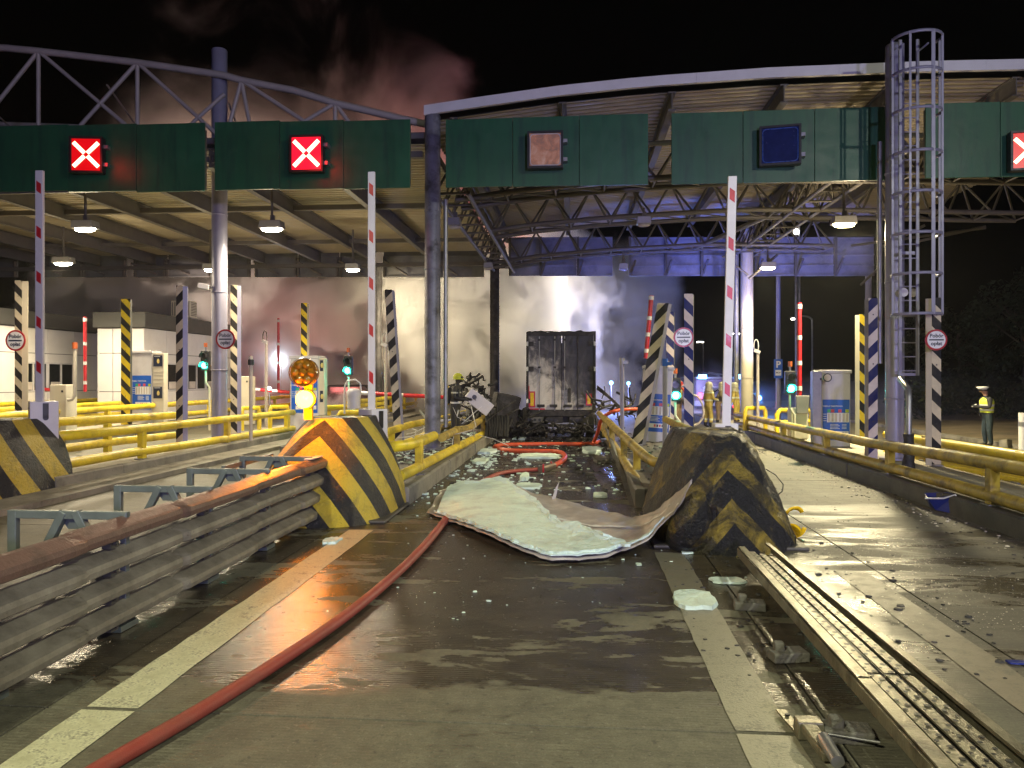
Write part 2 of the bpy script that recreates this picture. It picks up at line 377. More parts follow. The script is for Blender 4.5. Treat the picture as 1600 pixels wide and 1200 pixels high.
def soot_white():
    g = N('sooty_trailer_door'); v = g.obj(); X, Y, Z = g.xyz(v)
    n = g.noise(v, 1.6, 9, .7, 1.2); n2 = g.noise(g.mapv(v, (4, 1, .8)), 2.0, 6, .7)
    # the fire ran up the doors on the right-hand side and along the top
    k = g.m('ADD', n, g.m('MULTIPLY', g.m('SUBTRACT', g.m('ADD', g.m('MULTIPLY', X, .22), g.m('MULTIPLY', Z, .20)), .33), 1.0))
    c = g.ramp(g.m('ADD', k, g.m('MULTIPLY', n2, .25)), [(.50, (.62, .58, .52)), (.62, (.34, .32, .29)), (.72, (.085, .08, .08)), (.88, (.03, .028, .03)), (1.0, (.012, .012, .014))])
    g.bsdf(Base_Color=c, Roughness=.5, Normal=g.bump(n, .01)); return g.mat
M['sooty'] = soot_white()
def pipe_metal():
    g = N('dusty_guard_steel'); v = g.obj(); n = g.noise(v, 3.2, 7, .7); f = g.noise(v, 38, 4, .65)
    X, Y, Z = g.xyz(v)
    c = g.ramp(n, [(.3, (.15, .135, .105)), (.5, (.26, .235, .185)), (.7, (.36, .33, .26))])
    drops = g.ramp(g.noise(g.mapv(v, (1, .8, 1)), 30, 5, .65), [(.58, 0), (.70, 1)])
    drops = g.m('MULTIPLY', drops, g.ramp(g.noise(v, 4, 3), [(.48, 0), (.60, 1)]))
    c = g.mix(g.m('MULTIPLY', drops, .7), c, (.06, .05, .04))
    g.bsdf(Base_Color=c, Roughness=g.m('MULTIPLY_ADD', drops, -.25, .48), Metallic=.35, Normal=g.bump(f, .0015)); return g.mat
M['guard'] = pipe_metal()
M['guard_red'] = mottled('wet_guard_steel', (.22, .13, .10), .42, .3, .3, 6, (.05, .04, .03), .6, .003, 50, 6)  # top rail: red reflection of cross and beacon tinted into the wet steel
M['galv_blue'] = mottled('bluish_frame_steel', (.17, .20, .185), .45, .4, .25, 6, (.12, .12, .12), .5)

def body_mat(name, bands, noise_amt=.2):
    """clothing of one continuous figure, banded by height above the feet"""
    g = N(name); v = g.obj(); X, Y, Z = g.xyz(v)
    z = g.m('DIVIDE', g.m('ADD', Z, g.m('MULTIPLY', g.noise(v, 9, 2), .02)), 2.0)
    c = g.ramp(z, [(p/2.0, c) for p, c in bands], 'CONSTANT')
    c = g.mix(g.m('MULTIPLY', g.ramp(g.noise(v, 12, 4), [(.4, 0), (.7, 1)]), noise_amt), c, (.03, .03, .03))
    g.bsdf(Base_Color=c, Roughness=.65, Normal=g.bump(g.noise(v, 14, 3), .02)); return g.mat
GOLD = (.62, .48, .10); SIL = (.75, .78, .55); NAVY = (.02, .028, .05); SKN = (.42, .22, .15)
M['b_fire'] = body_mat('sand_yellow_turnout_gear', [(0, (.015, .015, .015)), (.22, GOLD), (.30, SIL), (.36, GOLD), (.92, (.5, .38, .08)), (1.0, SIL), (1.05, GOLD), (1.28, SIL), (1.34, GOLD), (1.5, (.05, .05, .05)), (1.55, SKN)])
M['b_fire_dark'] = body_mat('brown_sooty_turnout_gear', [(0, (.015, .015, .015)), (.22, (.26, .18, .10)), (.9, (.08, .06, .05)), (1.1, (.30, .25, .12)), (1.3, (.45, .38, .14)), (1.5, (.05, .05, .05)), (1.55, SKN)])
M['b_black'] = body_mat('black_turnout_gear', [(0, (.012, .012, .012)), (.9, (.014, .014, .017)), (1.02, (.6, .6, .55)), (1.07, (.014, .014, .017)), (1.30, (.5, .5, .42)), (1.34, (.014, .014, .017)), (1.5, (.03, .03, .03)), (1.55, (.05, .04, .03))])
M['b_police'] = body_mat('police_uniform', [(0, (.012, .012, .014)), (.14, (.018, .035, .05)), (.95, (.03, .03, .035)), (1.49, SKN)], .1)
# ================================================================== THE GROUND
gb = MB(); gb.bb((-160, -40, -.06), (160, 420, -.03)); ground = struct('ground', gb, M['asph'])
rb = MB(); rb.bb((-34, -6, -.025), (12.2, 62, -.012)); road = struct('road', rb, M['joint'])
xs = [-34, -29.5, -25, -21, -16.4, -12.8, -9.3, -5.1, -3.2, 1.46, 3.1, 5.4, 8.8, 12.2]
ys = [-6, -.8, 4.42, 9.9, 15.4, 20.9, 26.4, 31.9, 37.4, 43, 49, 55, 62]
for i in range(len(xs)-1):
    for j in range(len(ys)-1):
        s = MB(); g = .009
        s.bb((xs[i]+g, ys[j]+g, -.012), (xs[i+1]-g, ys[j+1]-g, -R.random()*.0012))
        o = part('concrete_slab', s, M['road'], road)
def strip(x0, x1, y0, y1, name='lane_line', z=.0045):
    s = MB(); n = int((y1-y0)/.25)+2; rows = []
    for k in range(n):
        y = y0+(y1-y0)*k/(n-1)
        rows.append([(x0+R.uniform(-.006, .006), y, z), (x1+R.uniform(-.006, .006), y, z)])
    s.grid(rows, smooth=False); return struct(name, s, M['paint'])
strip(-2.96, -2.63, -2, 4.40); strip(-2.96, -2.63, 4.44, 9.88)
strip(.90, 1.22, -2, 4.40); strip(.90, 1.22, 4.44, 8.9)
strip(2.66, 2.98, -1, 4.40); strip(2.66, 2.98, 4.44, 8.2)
# crack across the right lane
ck = MB(); pts = [gnd(px, py, .004) for px, py in ((1345, 905), (1400, 907), (1450, 912), (1500, 904), (1545, 903), (1600, 893), (1700, 880))]
rows = []
for i, p in enumerate(pts):
    for k in range(5):
        if i == len(pts)-1 and k: break
        q = p.lerp(pts[min(i+1, len(pts)-1)], k/5)+Vector((0, R.uniform(-.02, .02), 0)); wd = R.uniform(.004, .016)
        rows.append([(q.x, q.y-wd, .003), (q.x, q.y+wd, .003)])
ck.grid(rows); struct('road_crack', ck, M['joint'])
# verge on the right, behind the officer
vb = MB(); rows = []
for k in range(26):
    y = 8+k*2.2
    rows.append([(12.2+R.uniform(-.1, .1), y, 0.01), (14.5, y, .10+R.uniform(-.04, .06)), (19, y, .18+R.uniform(-.06, .1)), (30, y, .3), (60, y, .5)])
vb.grid(rows); struct('verge', vb, M['verge'])
dl = MB(); dl.bb((12.21, 6, 0), (12.45, 60, .12)); struct('verge_kerb', dl, M['kerb'])

# ------------------------------------------------------------------ toll islands with kerb stones
def island(x0, x1, y0, y1, h=.28, top='island', kerb='kerb', stones=((1, 0),), far=False):
    s = MB(); s.bb((x0+.15, y0+.15, 0), (x1-.15, y1, h-.012))
    o = struct('toll_island', s, M[top])
    for side in (0, 1):
        X = (x0, x0+.148) if side == 0 else (x1-.148, x1)
        y = y0
        while y < y1:
            L = 2.0 if y < 30 else 6.0
            s = MB(); jit = R.uniform(-.012, .012); sl = .03
            a, b = X[0]+jit, X[1]+jit
            if side == 0: pr = [(a, 0), (b, 0), (b, h), (a+sl, h), (a, h-sl)]
            else: pr = [(a, 0), (b, 0), (b, h-sl), (b-sl, h), (a, h)]
            s.prism([(p[0], y+.006, p[1]+(R.uniform(-.004, .004) if p[1] else 0)) for p in pr], (0, min(L, y1-y)-.012, 0))
            part('kerb_stone', s, M[kerb], o); y += L
    return o
island(-4.62, -2.60, 11.9, 44, .28, 'island_sooty', 'kerb')
island(.93, 2.62, 12.0, 44, .28, 'island_sooty', 'kerb_dark')
island(5.45, 7.45, 6.0, 44, .28, 'island', 'kerb_dark')
island(-10.75, -8.95, 12.6, 44, .28)
island(-17.2, -14.9, 13, 44, .42)
island(-23.4, -20.9, 13, 44, .42)
ap = MB(); ap.bb((-8.94, 5, .004), (-8.2, 44, .10)); struct('channel_edging', ap, M['kerb'])

# ================================================================== CANOPIES
def corrugated(x0, x1, y0, y1, zf, pitch=.26, depth=.045, nx=2):
    s = MB(); rows = []; y = y0; prof = []
    while y < y1:
        prof += [(y, 0), (y+pitch*.35, 0), (y+pitch*.5, depth), (y+pitch*.85, depth)]; y += pitch
    for (yy, dz) in prof:
        rows.append([(x0+(x1-x0)*k/nx, yy, zf(x0+(x1-x0)*k/nx)+dz) for k in range(nx+1)])
    s.grid(rows, smooth=False); return s
def bar(name, a, b, r, mat, parent, n=8):
    s = MB(); s.cyl(a, b, r, n, caps=False); return part(name, s, mat, parent)
def pipe(name, pts, r, mat, parent, n=10, rr=None):
    s = MB(); s.tube(pts, r, n, rr=rr); return part(name, s, mat, parent)
def lerp_path(pts, x):
    for a, b in zip(pts, pts[1:]):
        if a[0] <= x <= b[0]: return a[1]+(b[1]-a[1])*(x-a[0])/(b[0]-a[0])
    return pts[0][1] if x < pts[0][0] else pts[-1][1]

# ---- left canopy: flat corrugated soffit under rafters, with an arched truss standing above it
cl = thing('toll_canopy', 'flat left toll canopy with corrugated ceiling and a pale truss arching over its roof', 'canopy', (-12, 18, 0))
for xa, xb in ((-30, -24), (-24, -18), (-18, -12), (-12, -7), (-7, -3.6)):
    part('ceiling_sheet', corrugated(xa, xb-.004, 18.4, 34.2, lambda x: 7.66), M['soffit'], cl)
s = MB(); s.bb((-30, 18.4, 7.80), (-3.62, 34.2, 7.95)); part('roof_sheet', s, M['fascia'], cl)
for x in (-24.5, -22, -19.3, -16.7, -14.1, -11.5, -9.0, -6.3):
    s = MB()
    s.bb((x-.09, 18.3, 7.18), (x+.09, 34, 7.20)); s.bb((x-.012, 18.3, 7.20), (x+.012, 34, 7.63)); s.bb((x-.09, 18.3, 7.63), (x+.09, 34, 7.655))
    part('rafter', s, M['truss'], cl)
for y in (18.5, 24, 30, 34.1):
    s = MB(); s.bb((-30, y-.08, 7.0 if y > 30 else 7.35), (-3.7, y+.08, 7.17 if y > 30 else 7.5)); part('cross_beam', s, M['truss'], cl)
# rear fascia: sheets between posts with raking struts
for pa, pb in ((-95, 28), (65, 131), (133, 198), (213, 262), (264, 331), (333, 392), (401, 465), (467, 530), (532, 585), (600, 676), (678, 757)):
    a, b = onY(pa, 396, 34.6), onY(pb, 433, 34.6); s = MB()
    s.bb((a.x, 34.55, b.z), (b.x, 34.62, 7.95))
    for zz in (b.z+.02, b.z+.5, b.z+.95): s.bb((a.x, 34.50, zz), (b.x, 34.55, zz+.05))
    part('fascia_panel', s, M['fascia'], cl)
    for xx in (a.x, b.x-.08):
        s = MB(); s.bb((xx, 34.35, b.z), (xx+.08, 34.5, 7.5)); part('fascia_post', s, M['truss'], cl)
    s = MB(); s.cyl((a.x+.1, 34.0, 7.3), (a.x+1.1, 34.45, b.z+.1), .05, 6); part('strut', s, M['truss'], cl)
def arch_truss(parent, Y, dz, r, mat, dx=0):
    top = [(-160, 66), (0, 70), (52, 75), (208, 93), (345, 113), (372, 121), (455, 137), (520, 157), (662, 190)]
    P3 = [onY(a, b, 19.6) for a, b in top]; P3 = [Vector((p.x+dx, Y, p.z+dz)) for p in P3]
    pipe('top_chord', P3, r*1.7, mat, parent, 10)
    zb = 8.12
    nodes = [P3[1].lerp(P3[2], .8), P3[3], P3[4], P3[7]]
    bott = [-24, -18.6, -15.1, -12.5, -9.9, -7.3, -5.0]
    bar('bottom_chord', (-26, Y, zb), (-3.9, Y, zb), r*1.4, mat, parent)
    segs = [(P3[2].x, P3[2].z, P3[2].x, zb), (P3[3].x, P3[3].z, P3[3].x, zb),
            (P3[2].x, P3[2].z, P3[2].x-2.4, zb), (P3[3].x, P3[3].z, P3[3].x-2.3, zb), (P3[2].x, P3[2].z, P3[3].x+.5, zb),
            (P3[3].x, P3[3].z, P3[4].x+.2, zb), (P3[4].x, P3[4].z-.5, P3[4].x-1.7, zb),
            (P3[5].x, P3[5].z, P3[5].x+2.7, zb), (P3[5].x, P3[5].z, P3[5].x-.5, zb), (P3[5].x, P3[5].z, P3[5].x+.35, zb),
            (P3[7].x, P3[7].z, P3[7].x, zb), (P3[7].x, P3[7].z, P3[7].x-2.0, zb), (P3[7].x, P3[7].z, P3[7].x+.8, zb)]
    for a, b, c, d in segs: bar('brace', (a, Y, b), (c, Y, d), r, mat, parent)
tr = link('roof_truss', None, cl); arch_truss(tr, 19.8, 0, .055, M['white_steel'])
tr = link('roof_truss', None, cl); arch_truss(tr, 26.5, .1, .05, M['white_steel'], -2.5)
for x, z in ((-17.2, 10.4), (-12.6, 9.9), (-9.2, 9.3)):
    bar('tie_rod', (x, 19.8, z), (x-2, 26.5, z-.4), .025, M['white_steel'], cl)
    bar('tie_rod', (x, 19.8, 8.2), (x-2.4, 26.5, z), .02, M['white_steel'], cl)

# ---- right canopy: arched roof carried by three-chord lattice trusses
cr = thing('toll_canopy', 'arched right toll canopy with a pale roof edge, carried by grey lattice trusses', 'canopy', (4, 18, 0))
EDGE = [(-3.7, 8.42), (-2.4, 8.58), (-.4, 8.80), (1.6, 8.95), (4.5, 9.07), (8, 9.10), (14, 9.02)]
zroof = lambda x: lerp_path(EDGE, x)
for xa, xb in ((-3.6, -.4), (-.4, 2.8), (2.8, 6.0), (6.0, 9.2), (9.2, 14.0)):
    part('ceiling_sheet', corrugated(xa, xb-.004, 18.3, 33.2, lambda x: zroof(x)-.28, nx=4), M['soffit'], cr)
    s = MB(); rows = [[(xa+(xb-xa)*k/4, y, zroof(xa+(xb-xa)*k/4)+.02) for k in range(5)] for y in (18.2, 33.3)]; s.grid(rows, smooth=False)
    part('roof_sheet', s, M['fascia'], cr)
    s = MB(); top = [(xa+(xb-.003-xa)*k/4, 18.1, zroof(xa+(xb-xa)*k/4)+.06) for k in range(5)]
    s.prism(top+[(p[0], p[1], p[2]-.23) for p in reversed(top)], (0, .1, 0)); part('roof_edge', s, M['edge'], cr)
for x in (-2.9, -.3, 2.25, 4.8, 7.3, 9.9):
    s = MB(); z = zroof(x)
    s.bb((x-.09, 18.2, z-.72), (x+.09, 33, z-.70)); s.bb((x-.012, 18.2, z-.70), (x+.012, 33, z-.33)); s.bb((x-.09, 18.2, z-.33), (x+.09, 33, z-.30))
    part('rafter', s, M['truss'], cr)
CH = [(-3.5, 6.4), (-1.5, 6.68), (1, 6.88), (5, 7.05), (8, 6.98), (13, 6.8)]
zch = lambda x: lerp_path(CH, x)
def lattice(Y, x0, x1, w=1.1, h=1.05, panel=1.16, mat=None, r=.055, taper=False):
    t = link('lattice_truss', None, cr); mat = mat or M['truss']
    xs_ = [x0+(x1-x0)*k/14 for k in range(15)]
    up = [Vector((x, Y+w/2, zch(x)+h)) for x in xs_]
    pipe('top_chord', up, r*1.25, mat, t, 8)
    for yy in (Y, Y+w): pipe('bottom_chord', [Vector((x, yy, zch(x))) for x in xs_], r*1.3, mat, t, 8)
    n = int((x1-x0)/panel); dx = (x1-x0)/n
    for i in range(n):
        xa = x0+i*dx; xm = xa+dx/2; xb = xa+dx
        for yy in (Y, Y+w):
            bar('brace', (xa, yy, zch(xa)), (xm, Y+w/2, zch(xm)+h), r*.62, mat, t, 6)
            bar('brace', (xm, Y+w/2, zch(xm)+h), (xb, yy, zch(xb)), r*.62, mat, t, 6)
        bar('brace', (xa, Y, zch(xa)), (xb, Y+w, zch(xb)), r*.45, mat, t, 6)
        bar('brace', (xb, Y, zch(xb)), (xb, Y+w, zch(xb)), r*.45, mat, t, 6)
    return t
lattice(19.2, -3.0, 13.2, 1.0, 1.0)
lattice(23.6, -2.6, 13.4)
lattice(29.6, -3.3, 9.6, 1.1)
def lattice_y(X, y0, y1, w=.8, h=1.05):
    t = link('lattice_truss', None, cr); mat = M['truss']; z = zch(X)
    bar('top_chord', (X, y0, z+h), (X, y1, z+h), .065, mat, t)
    for xx in (X-w/2, X+w/2): bar('bottom_chord', (xx, y0, z), (xx, y1, z), .06, mat, t)
    n = int((y1-y0)/1.25); d = (y1-y0)/n
    for i in range(n):
        a = y0+i*d
        for xx in (X-w/2, X+w/2):
            bar('brace', (xx, a, z), (X, a+d/2, z+h), .035, mat, t, 6); bar('brace', (X, a+d/2, z+h), (xx, a+d, z), .035, mat, t, 6)
        bar('brace', (X-w/2, a, z), (X+w/2, a, z), .03, mat, t, 6)
lattice_y(-3.0, 18.5, 32.5); lattice_y(6.9, 17.5, 32.5)
bar('diagonal_brace', onY(1085, 388, 30.5), onY(1312, 288, 22.5), .085, M['truss'], cr, 10)
for a, b in (((1170, 436), (1215, 398)), ((1168, 430), (1130, 400)), ((1372, 420), (1345, 445)), ((1330, 384), (1540, 356)), ((1380, 385), (1445, 352)), ((1430, 378), (1540, 354))):
    bar('brace', onY(*a, 30.2), onY(*b, 29.9), .05, M['truss'], cr)
# rear fascia: pale sheets with ribs and raking struts; a dark gap lets the sky through
for k, (pa, pb) in enumerate(((797, 843), (845, 901), (903, 957), (984, 1038), (1040, 1094), (1096, 1148), (1180, 1240), (1242, 1302), (1304, 1365))):
    tl, br = onY(pa, 371, 33.6), onY(pb, 431, 33.6); s = MB()
    s.bb((tl.x, 33.58, br.z), (br.x, 33.64, tl.z))
    for zz in (br.z, br.z+.42, br.z+.86, tl.z-.07): s.bb((tl.x, 33.52, zz), (br.x, 33.58, zz+.06))
    part('fascia_panel', s, M['fascia_pale'], cr)
    s = MB(); s.bb((tl.x-.05, 33.4, br.z), (tl.x+.05, 33.56, tl.z)); part('fascia_post', s, M['truss'], cr)
    bar('strut', (tl.x+.2, 33.1, 7.0), (tl.x+.05, 33.45, br.z+.1), .05, M['truss'], cr, 6)

# ------------------------------------------------------------------ columns
def column(label, x, y, r, z0, z1, mat, collars=(), pipes=()):
    t = thing('canopy_column', label, 'column', (x, y, 0), 'columns carrying the toll canopies')
    s = MB(); s.lathe([(r*1.0, z0), (r, z1-.03), (r*.93, z1)], (x, y, 0), 24); s.add([(x+r*.93*cos(2*pi*i/24), y+r*.93*sin(2*pi*i/24), z1) for i in range(24)], [tuple(range(24))])
    part('shaft', s, mat, t)
    for z in collars:
        s = MB(); s.lathe([(r+.002, z-.02), (r+.012, z-.015), (r+.012, z+.015), (r+.002, z+.02)], (x, y, 0), 24); part('collar', s, mat, t)
    s = MB(); s.cyl((x, y, z0), (x, y, z0+.04), r*1.7, 24); part('base_plate', s, mat, t)
    for dx, dy, q, a, b in pipes:
        s = MB(); s.cyl((x+dx, y+dy, a), (x+dx, y+dy, b), q, 10); part('drain_pipe', s, M['steel'], t)
    return t
c1 = at(343, 300, 20.8); c2 = at(676, 300, 18.5); c3 = at(1398, 300, 16.2)
col1 = column('tall lilac steel column rising through the left canopy roof, between the two red X signs', c1.x, c1.y, .205, .28, onY(343, 78, c1.y).z, M['steel_lilac'], (2.2, 4.3, 6.4))
col2 = column('scorched blue-grey steel column at the left edge of the arched canopy', c2.x, c2.y, .19, .28, 8.3, M['steel_scorched'], (4.6, 6.0), ((.30, .1, .055, .8, 6.3),))
col3 = column('lilac steel column behind the caged ladder on the right', c3.x, c3.y, .185, .28, 9.0, M['steel_lilac'], (1.55, 4.0, 6.3), ((-.27, .1, .05, 2.3, 7.0),))
q = at(773, 500, 32.4); column('blackened rear column standing in the smoke left of the burnt trailer', q.x, q.y, .20, .28, 8.0, M['charred'], (3, 5))
q = at(1167, 500, 31.2); column('pale rear column behind the group of firefighters', q.x, q.y, .25, .28, 8.0, M['cream'], (2, 4), ((-.42, 0, .10, .3, 7.2),))
q = at(592, 500, 37.6); column('thin dark rear column left of the scorched column', q.x, q.y, .16, .28, 7.6, M['charred'])
q = at(1357, 500, 33.5); column('thin bluish rear post right of the pay station', q.x, q.y, .13, .28, 7.0, M['steel_lilac'])
# white column sleeves seen between the fascia sheets of the left canopy
# camera bracket on the left tall column
t = thing('surveillance_camera', 'small grey camera on a bracket on the left tall column', 'camera', c1+Vector((0, -.3, 0)))
cz = onY(330, 449, c1.y).z; s = MB(); s.box((c1.x-.32, c1.y-.25, cz), (.28, .16, .14), (0, .15, .3)); part('camera_body', s, M['white_box'], t, .01)
s = MB(); s.cyl((c1.x-.2, c1.y-.15, cz-.02), (c1.x, c1.y-.1, cz-.08), .03, 8); part('bracket', s, M['steel'], t)
t = thing('surveillance_camera', 'round-headed camera on the column behind the caged ladder', 'camera', c3+Vector((0, -.3, 0)))
cz = onY(1404, 460, c3.y).z; s = MB(); s.cyl((c3.x+.02, c3.y-.4, cz), (c3.x+.02, c3.y-.2, cz), .09, 14); part('camera_body', s, M['white_box'], t)
s = MB(); s.sphere((c3.x+.25, c3.y-.3, cz), .085, 8); part('dome', s, M['white_box'], t)

# ------------------------------------------------------------------ caged ladder
lc = at(1420, 500, 15.6); LX, LYY = lc.x, lc.y
lad = thing('caged_ladder', 'grey steel caged ladder climbing the right column to above the roof', 'ladder', (LX, LYY, 2))
zt = onY(1420, 62, LYY).z; zb = onY(1420, 587, LYY).z
for dx in (-.17, .17):
    s = MB(); s.bb((LX+dx-.03, LYY-.015, zb), (LX+dx+.03, LYY+.015, zt)); part('stringer', s, M['steel_lilac'], lad)
z = zb+.1
while z < zt-1.0:
    s = MB(); s.cyl((LX-.17, LYY, z), (LX+.17, LYY, z), .013, 6); part('rung', s, M['steel_lilac'], lad); z += .285
def hoop(z, tilt=0.):
    pts = []
    for k in range(15):
        a = radians(-200+220*k/14)
        pts.append((LX+.02+.47*cos(a), LYY-.30+.44*sin(a), z))
    s = MB(); rows = [[(p[0], p[1], p[2]-.028) for p in pts], [(p[0], p[1], p[2]+.028) for p in pts]]
    s.grid(rows); o = part('cage_hoop', s, M['steel_lilac'], lad); m = o.modifiers.new('thick', 'SOLIDIFY'); m.thickness = .012
for py in (62, 118, 178, 243, 305, 368, 430, 492): hoop(onY(1420, py, LYY-.3).z)
ztop, zlow = onY(1420, 60, LYY-.3).z, onY(1420, 493, LYY-.3).z
for k, a in enumerate((-178, -125, -72, -28, 5)):
    a = radians(a); x, y = LX+.02+.46*cos(a), LYY-.30+.43*sin(a); wd = .035 if k == 2 else .022
    s = MB(); s.bb((x-wd, y-.006, zlow), (x+wd, y+.006, ztop)); part('cage_bar', s, M['steel_lilac'], lad)
for dx in (-.36, .12):
    s = MB(); s.tube([(LX+dx, LYY-.1, zt-.75), (LX+dx, LYY-.1, zt-.3), (LX+dx+.26, LYY, zt-.08)], .02, 6); part('grab_rail', s, M['steel_lilac'], lad)
for py in (395, 492, 585):
    zz = onY(1410, py, LYY).z; s = MB(); s.bb((c3.x-.1, LYY+.02, zz-.03), (LX+.17, LYY+.08, zz+.03)); part('wall_bracket', s, M['steel_lilac'], lad)
t = thing('bent_pipe', 'steel pipe bending out of the right column into a charred black foot', 'pipe', at(1420, 700, 14.4))
p = [at(1406, 592, 15.2), at(1413, 600, 14.8), at(1419, 608, 14.5), at(1420, 620, 14.4), at(1420, 684, 14.4)]
s = MB(); s.tube(p, .055, 10); part('pipe', s, M['steel'], t)
s = MB(); pts = [at(1420+R.uniform(-1, 1), py, 14.4) for py in (678, 690, 700, 712, 722, 731)]; s.tube(pts, .1, 8, rr=[.10, .09, .13, .10, .11, .13]); part('foot', s, M['charred'], t)

# ------------------------------------------------------------------ green gantry signs
def gsign(label, joints, py0, py1, Y=17.3, cracks=None):
    a, b = onY(joints[0], py1[0], Y), onY(joints[-1], py1[1], Y)
    t = thing('gantry_sign', label, 'sign', ((a.x+b.x)/2, Y, a.z), 'green sign boards under the canopy front')
    n = len(joints)-1
    for i in range(n):
        f0, f1 = (joints[i]-joints[0])/(joints[-1]-joints[0]), (joints[i+1]-joints[0])/(joints[-1]-joints[0])
        tl = onY(joints[i], py0[0]+(py0[1]-py0[0])*f0, Y); br = onY(joints[i+1], py1[0]+(py1[1]-py1[0])*f1, Y)
        s = MB(); s.bb((tl.x+.006, Y, br.z), (br.x-.006, Y+.05, tl.z)); part('sign_panel', s, M['green'], t, .004)
    zt_, zb_ = 7.85, 6.35
    s = MB(); s.bb((a.x+.01, Y+.055, zb_+.05), (b.x-.01, Y+.12, zt_-.05)); part('back_frame', s, M['truss'], t)
    for xx in (a.x+.6, b.x-.6):
        s = MB(); s.bb((xx-.05, Y+.12, 7.0), (xx+.05, 18.3, 7.1)); s.bb((xx-.05, Y+.12, 7.6), (xx+.05, 18.3, 7.7)); part('bracket', s, M['truss'], t)
    return t
gsign('dark green sign board at the far left carrying the first red X', (-118, -10, 106, 213, 320), (199, 193), (297, 298))
gsign('dark green sign board between the two canopy columns carrying the second red X', (335, 437, 537, 641), (191, 188), (296, 293))
gsign('green sign board carrying the unlit orange-tinted square lamp', (696, 801, 905, 1013), (187, 177), (292, 288))
gsign('green sign board carrying the unlit dark blue square lamp', (1049, 1161, 1273, 1385), (177, 166), (288, 281))
gsign('green sign board at the far right behind the caged ladder', (1446, 1563, 1680, 1795), (162, 155), (278, 272))

M['x_glow'] = emit('red_X_light', (1.0, .52, .34), 5)
M['x_back'] = emit('glowing_red_backing', (1.0, .004, .01), .7, (.1, .0, .0))
M['x_back_hot'] = emit('bright_red_backing', (1.0, .008, .03), 1.6, (.2, .0, .0))
def led(label, cx, cyp, wpx, hpx, Y, kind, turn=0., lit=True):
    c = onY(cx, cyp, Y-.25); D = (c-Vector((0, 0, HC))).dot(Vector((-SY, CY, 0)))
    W, H = wpx/FPX*D, hpx/FPX*D
    t = thing('lane_signal', label, 'lane signal', (c.x, c.y, c.z)); t.rotation_euler = (0, 0, turn)
    def lp(name, mb, mat, bev=0):
        o = link(name, mb.mesh(name, mat), t, (0, 0, 0), bev); return o
    s = MB(); s.bb((-W/2, 0, -H/2), (W/2, .16, H/2)); lp('housing', s, M['black'], .01)
    b = .045; s = MB()
    for a in (((-W/2, -.05, -H/2), (-W/2+b, 0, H/2)), ((W/2-b, -.05, -H/2), (W/2, 0, H/2)), ((-W/2+b, -.05, -H/2), (W/2-b, 0, -H/2+b)), ((-W/2+b, -.05, H/2-b), (W/2-b, 0, H/2))): s.bb(*a)
    lp('bezel', s, M['black'])
    for zz in (-H*.25, H*.25):
        s = MB(); s.bb((W/2, .03, zz-.04), (W/2+.09, .25, zz+.04)); lp('bracket', s, M['steel'])
    s = MB(); s.bb((-W/2+b+.002, -.012, -H/2+b+.002), (W/2-b-.002, -.002, H/2-b-.002))
    if kind == 'x':
        lp('face', s, M['x_back'] if turn else M['x_back_hot'])
        for ang in (pi/4, -pi/4):
            for sg in (-1, 1):
                s = MB(); M3 = Matrix.Rotation(ang, 3, 'Y'); L = W*.46
                s.box(M3 @ Vector((sg*(L/2+.05), -.03, 0)), (L, .012, W*.115), M3); lp('light_bar', s, M['x_glow'])
    else:
        lp('face', s, M[kind])
        r = W*.42; pts = []
        for qx, qz, a0 in ((1, 1, 0), (-1, 1, 90), (-1, -1, 180), (1, -1, 270)):
            for k in range(5):
                a = radians(a0+k*22.5); pts.append(Vector((qx*(r-.08)+.08*cos(a), -.02, qz*(r*H/W-.08)+.08*sin(a))))
        s = MB(); s.tube(pts+[pts[0]], .011, 6, caps=False); lp('rim', s, M['white_box'] if kind != 'blue_face' else M['blue_rim'])
    if kind == 'x' or lit: pass
    return t
g = N('coppery_reflecting_glass'); v = g.obj(); n1 = g.noise(v, 3.5, 6, .6, 1.0)
g.bsdf(Base_Color=g.ramp(n1, [(.3, (.30, .20, .16)), (.5, (.70, .32, .18)), (.7, (.85, .55, .38))]), Roughness=.35); M['copper'] = g.mat  # orange lamp reflection painted into the colour of the unlit face
M['blue_face'] = mottled('dark_blue_glass', (.018, .03, .14), .2, .2, .3, 5); M['blue_rim'] = mottled('blue_rim', (.03, .10, .45), .3)
led('lit red X lane signal on the far left green board', 135, 242, 50, 56, 17.3, 'x', radians(9))
led('lit red X lane signal, the brighter one between the two columns', 479, 240, 53, 57, 17.3, 'x')
led('unlit lane signal with a coppery square face', 852, 234, 56, 58, 17.3, 'copper')
led('unlit lane signal with a dark blue square face', 1219, 227, 62, 62, 17.3, 'blue_face', radians(-10))
led('red X lane signal cut by the right edge of the photo', 1606, 235, 50, 62, 17.3, 'x', radians(-8))
for px, pw in ((479, 30), (135, 12)):
    p = onY(px, 240, 16.6); lamp('POINT', 'red_signal_glow', p, pw, (1, .03, .02), .2)

